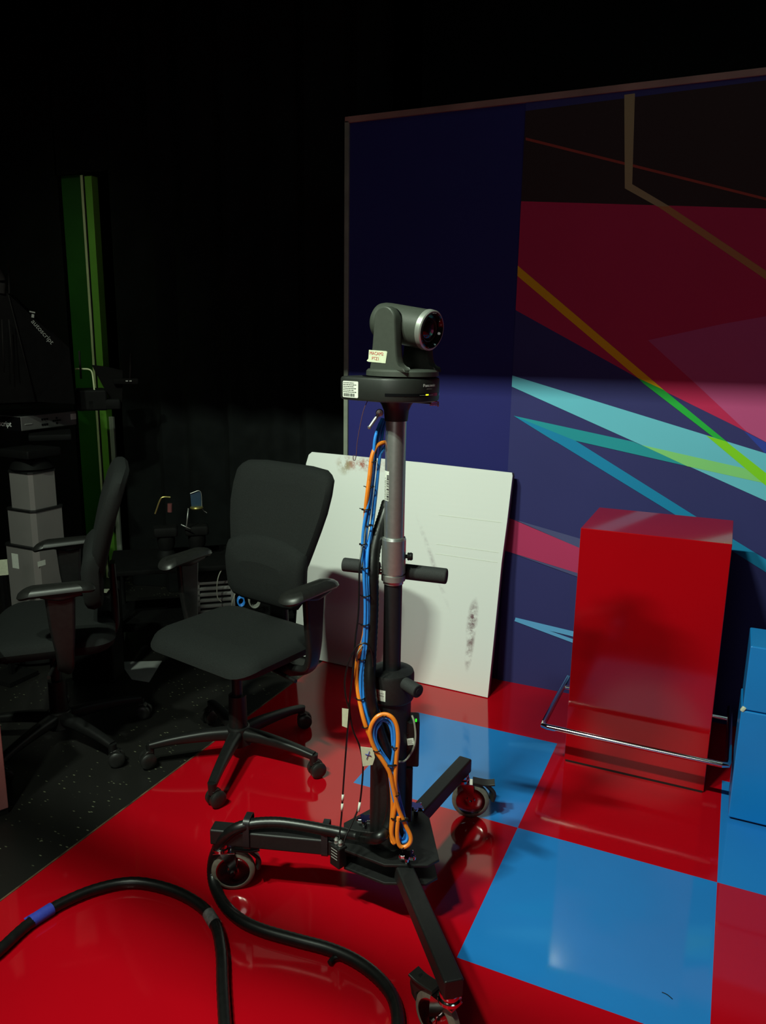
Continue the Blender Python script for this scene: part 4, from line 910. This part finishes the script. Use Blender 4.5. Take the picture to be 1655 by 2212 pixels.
# cabinet edge at the extreme left
q = flo(10, 1762, -.003)
b = MB(); e0 = V((q.x, q.y, 0)); dl = V((-.78, .35, 0)).normalized(); dn = V((-dl.y, dl.x, 0))
top0 = pln(-6, 1385, e0, ptc)
cbn = thing('cabinet', (e0.x-.2, e0.y+.05, -.003), 'reddish pale cabinet side just entering at the left edge of the frame', 'cabinet')
hz = max(.45, top0.z)
b.box(e0+dl*.16+dn*.20*(1 if dn.y < 0 else -1)*(-1)*0+V((0, 0, hz/2+.02)), (.32, .03, hz), basis(dl, dn, (0, 0, 1)), .003); b.build('side_panel', 'rust', cbn)
b = MB(); b.box(e0+dl*.16+V((0, 0, .012)), (.31, .028, .03), basis(dl, dn, (0, 0, 1))); b.build('plinth', 'steel_black', cbn)
# paper on the dark tiles
b = MB(); P = [flo(258, 1430, -.001), flo(350, 1428, -.001), flo(322, 1474, -.001), flo(285, 1468, -.001)]
b.loops([P, [p+V((0, 0, .001)) for p in P]], smooth=False); tag(b.build('paper_sheet', 'paper'), 'grey sheet of paper lying on the dark floor between the two chairs', 'paper')

# ------------------------------------------------------------------ gear in the dark between the chairs
GB = V((-2.62, 3.10, 0)); gtc = V((-GB.x, -GB.y, 0)).normalized(); grv = V((-gtc.y, gtc.x, 0))
def gp(px, py, o=0.): return pln(px, py, GB+gtc*o, gtc)
gf = basis(grv, -gtc, (0, 0, 1))
ct = thing('equipment_cart', gp(440, 1420) * 1.0 - V((0, 0, gp(440, 1420).z)), 'black equipment cart in the dark between the two office chairs', 'cart')
c0 = gp(440, 1300); zt_ = gp(440, 1205).z; zm_ = gp(440, 1318).z
b = MB()
for sx_ in (-.42, .42):
    for sy in (-.17, .17): b.cyl(V((c0.x, c0.y, .03))+grv*sx_+gtc*sy, V((c0.x, c0.y, zt_))+grv*sx_+gtc*sy, .013)
b.build('frame_post', 'black_matte', ct)
for z_ in (zt_, zm_):
    b = MB(); b.box(V((c0.x, c0.y, z_)), (.92, .42, .025), gf, .004); b.build('shelf', 'wood_sh', ct)
for sx_ in (-.42, .42):
    p = V((c0.x, c0.y, .027))+grv*sx_+gtc*.17; b = MB(); b.cyl(p-grv*.012, p+grv*.012, .03, n=20); b.build('caster', 'caster', ct)
zs = zt_+.0125
def head(label, px, col_):
    c_ = gp(px, 1150, .02); t = thing('tripod_head', V((c_.x, c_.y, zs)), label, 'tripod head', group='tripod heads on the cart'); c_ = V((c_.x, c_.y, zs))
    b = MB(); b.lathe(c_, (0, 0, 1), [(.05, 0), (.05, .02), (.035, .05), (.045, .08), (.045, .12), (.0, .13)], 24); b.box(c_+V((0, 0, .15)), (.12, .09, .05), gf, .01); b.build('body', 'black_matte', t); return t, c_
t, c_ = head('black tripod head with a chrome T-handle and a bluish plate', 425, 0)
b = MB(); b.tube([gp(407, 1098, .08), gp(403, 1137, .10)], .0035, 8, smoothpath=False); b.tube([gp(391, 1133, .10), gp(412, 1143, .10)], .003, 8, smoothpath=False); b.build('t_handle', 'zinc', t)
b = MB(); P = [gp(411, 1066, .06), gp(433, 1062, .06), gp(436, 1098, .06), gp(414, 1099, .06)]; b.loops([P, [p-gtc*.006 for p in P]], smooth=False); b.build('plate', mat('bluish acrylic', (.03, .06, .10), .15, vary=.1), t)
b = MB(); b.lathe(gp(425, 1099, .07), (0, 0, 1), [(.0, 0), (.03, .0), (.034, .006), (.03, .012), (0, .012)], 20); b.build('level_ring', 'brass', t)
b = MB(); b.tube([gp(411, 1066, .065), gp(433, 1062, .065), gp(437, 1098, .065), gp(447, 1108, .065)], .0018, 6); b.build('plate_edge', 'zinc', t)
t, c_ = head('black tripod head with a brown lever and reddish knob, left of the other', 358, 1)
b = MB(); b.tube([gp(335, 1110, .07), gp(345, 1082, .07), gp(352, 1074, .07), gp(368, 1074, .07)], .004, 8); b.build('lever', 'brass', t)
b = MB(); b.cyl(gp(367, 1088, .07), gp(367, 1106, .07), .012); b.build('knob', mat('reddish plastic', (.16, .05, .05), .4, vary=.1), t)
# slatted crate on the lower shelf
ctr = gp(462, 1240, .02); zc = zm_+.0125
cr = thing('slatted_crate', V((ctr.x, ctr.y, zc)), 'dark slatted crate on the lower shelf of the equipment cart', 'crate')
b = MB()
for k in range(6): b.box(V((ctr.x, ctr.y, zc+.015+k*.032)), (.20, .20, .016), gf, .003)
for a in (-1, 1):
    for c_ in (-1, 1): b.box(V((ctr.x, ctr.y, zc+.095))+grv*.09*a+gtc*.09*c_, (.02, .02, .19), gf)
b.build('slat', 'grey_mon', cr)
def coil(name, m, px, py, R_, r, n_, lab, tilt=.5):
    c_ = gp(px, py, .16); pts = []
    for k in range(n_*14+1):
        a = 2*PI*k/14; rr = R_*(1+.05*math.sin(a*.37+k*.2)); pts.append(c_+grv*rr*math.cos(a)*(.75)+V((0, 0, rr*math.sin(a)))+gtc*(.012*k/14))
    zmin = min(p.z for p in pts); 
    b = MB(); b.tube(pts, r, 7, 2); return tag(b.build(name, m), lab, 'cable coil', 'cable coils by the cart')
coil('cable_coil', 'blue_cable', 520, 1296, .022, .004, 3, 'small blue cable coil glimpsed under the chair backrest')
coil('cable_coil', 'pale_cable', 548, 1293, .036, .003, 4, 'pale grey cable coil glimpsed under the chair backrest')
cable('loose_cable', 'grey_cable', [gp(485, 1222, .2), gp(474, 1240, .2), gp(469, 1262, .2), gp(470, 1290, .2), gp(478, 1300, .2)], .0028, 'pale loose cable curving between the chair armrest and the backrest', group='loose cables by the cart')
cable('loose_cable', 'grey_cable', [gp(511, 1262, .2), gp(508, 1282, .2), gp(502, 1300, .2), gp(500, 1312, .2)], .0028, 'pale loose cable hanging just left of the blue coil', group='loose cables by the cart')
b = MB(); p = flo(1430, 2144); q2 = flo(1453, 2159); b.tube([p+V((0, 0, .001)), (p+q2)/2+V((0, .003, .001)), q2+V((0, 0, .001))], .0011, 6); tag(b.build('plastic_offcut', 'black_cable'), 'tiny black offcut lying on the big blue floor tile', 'offcut')
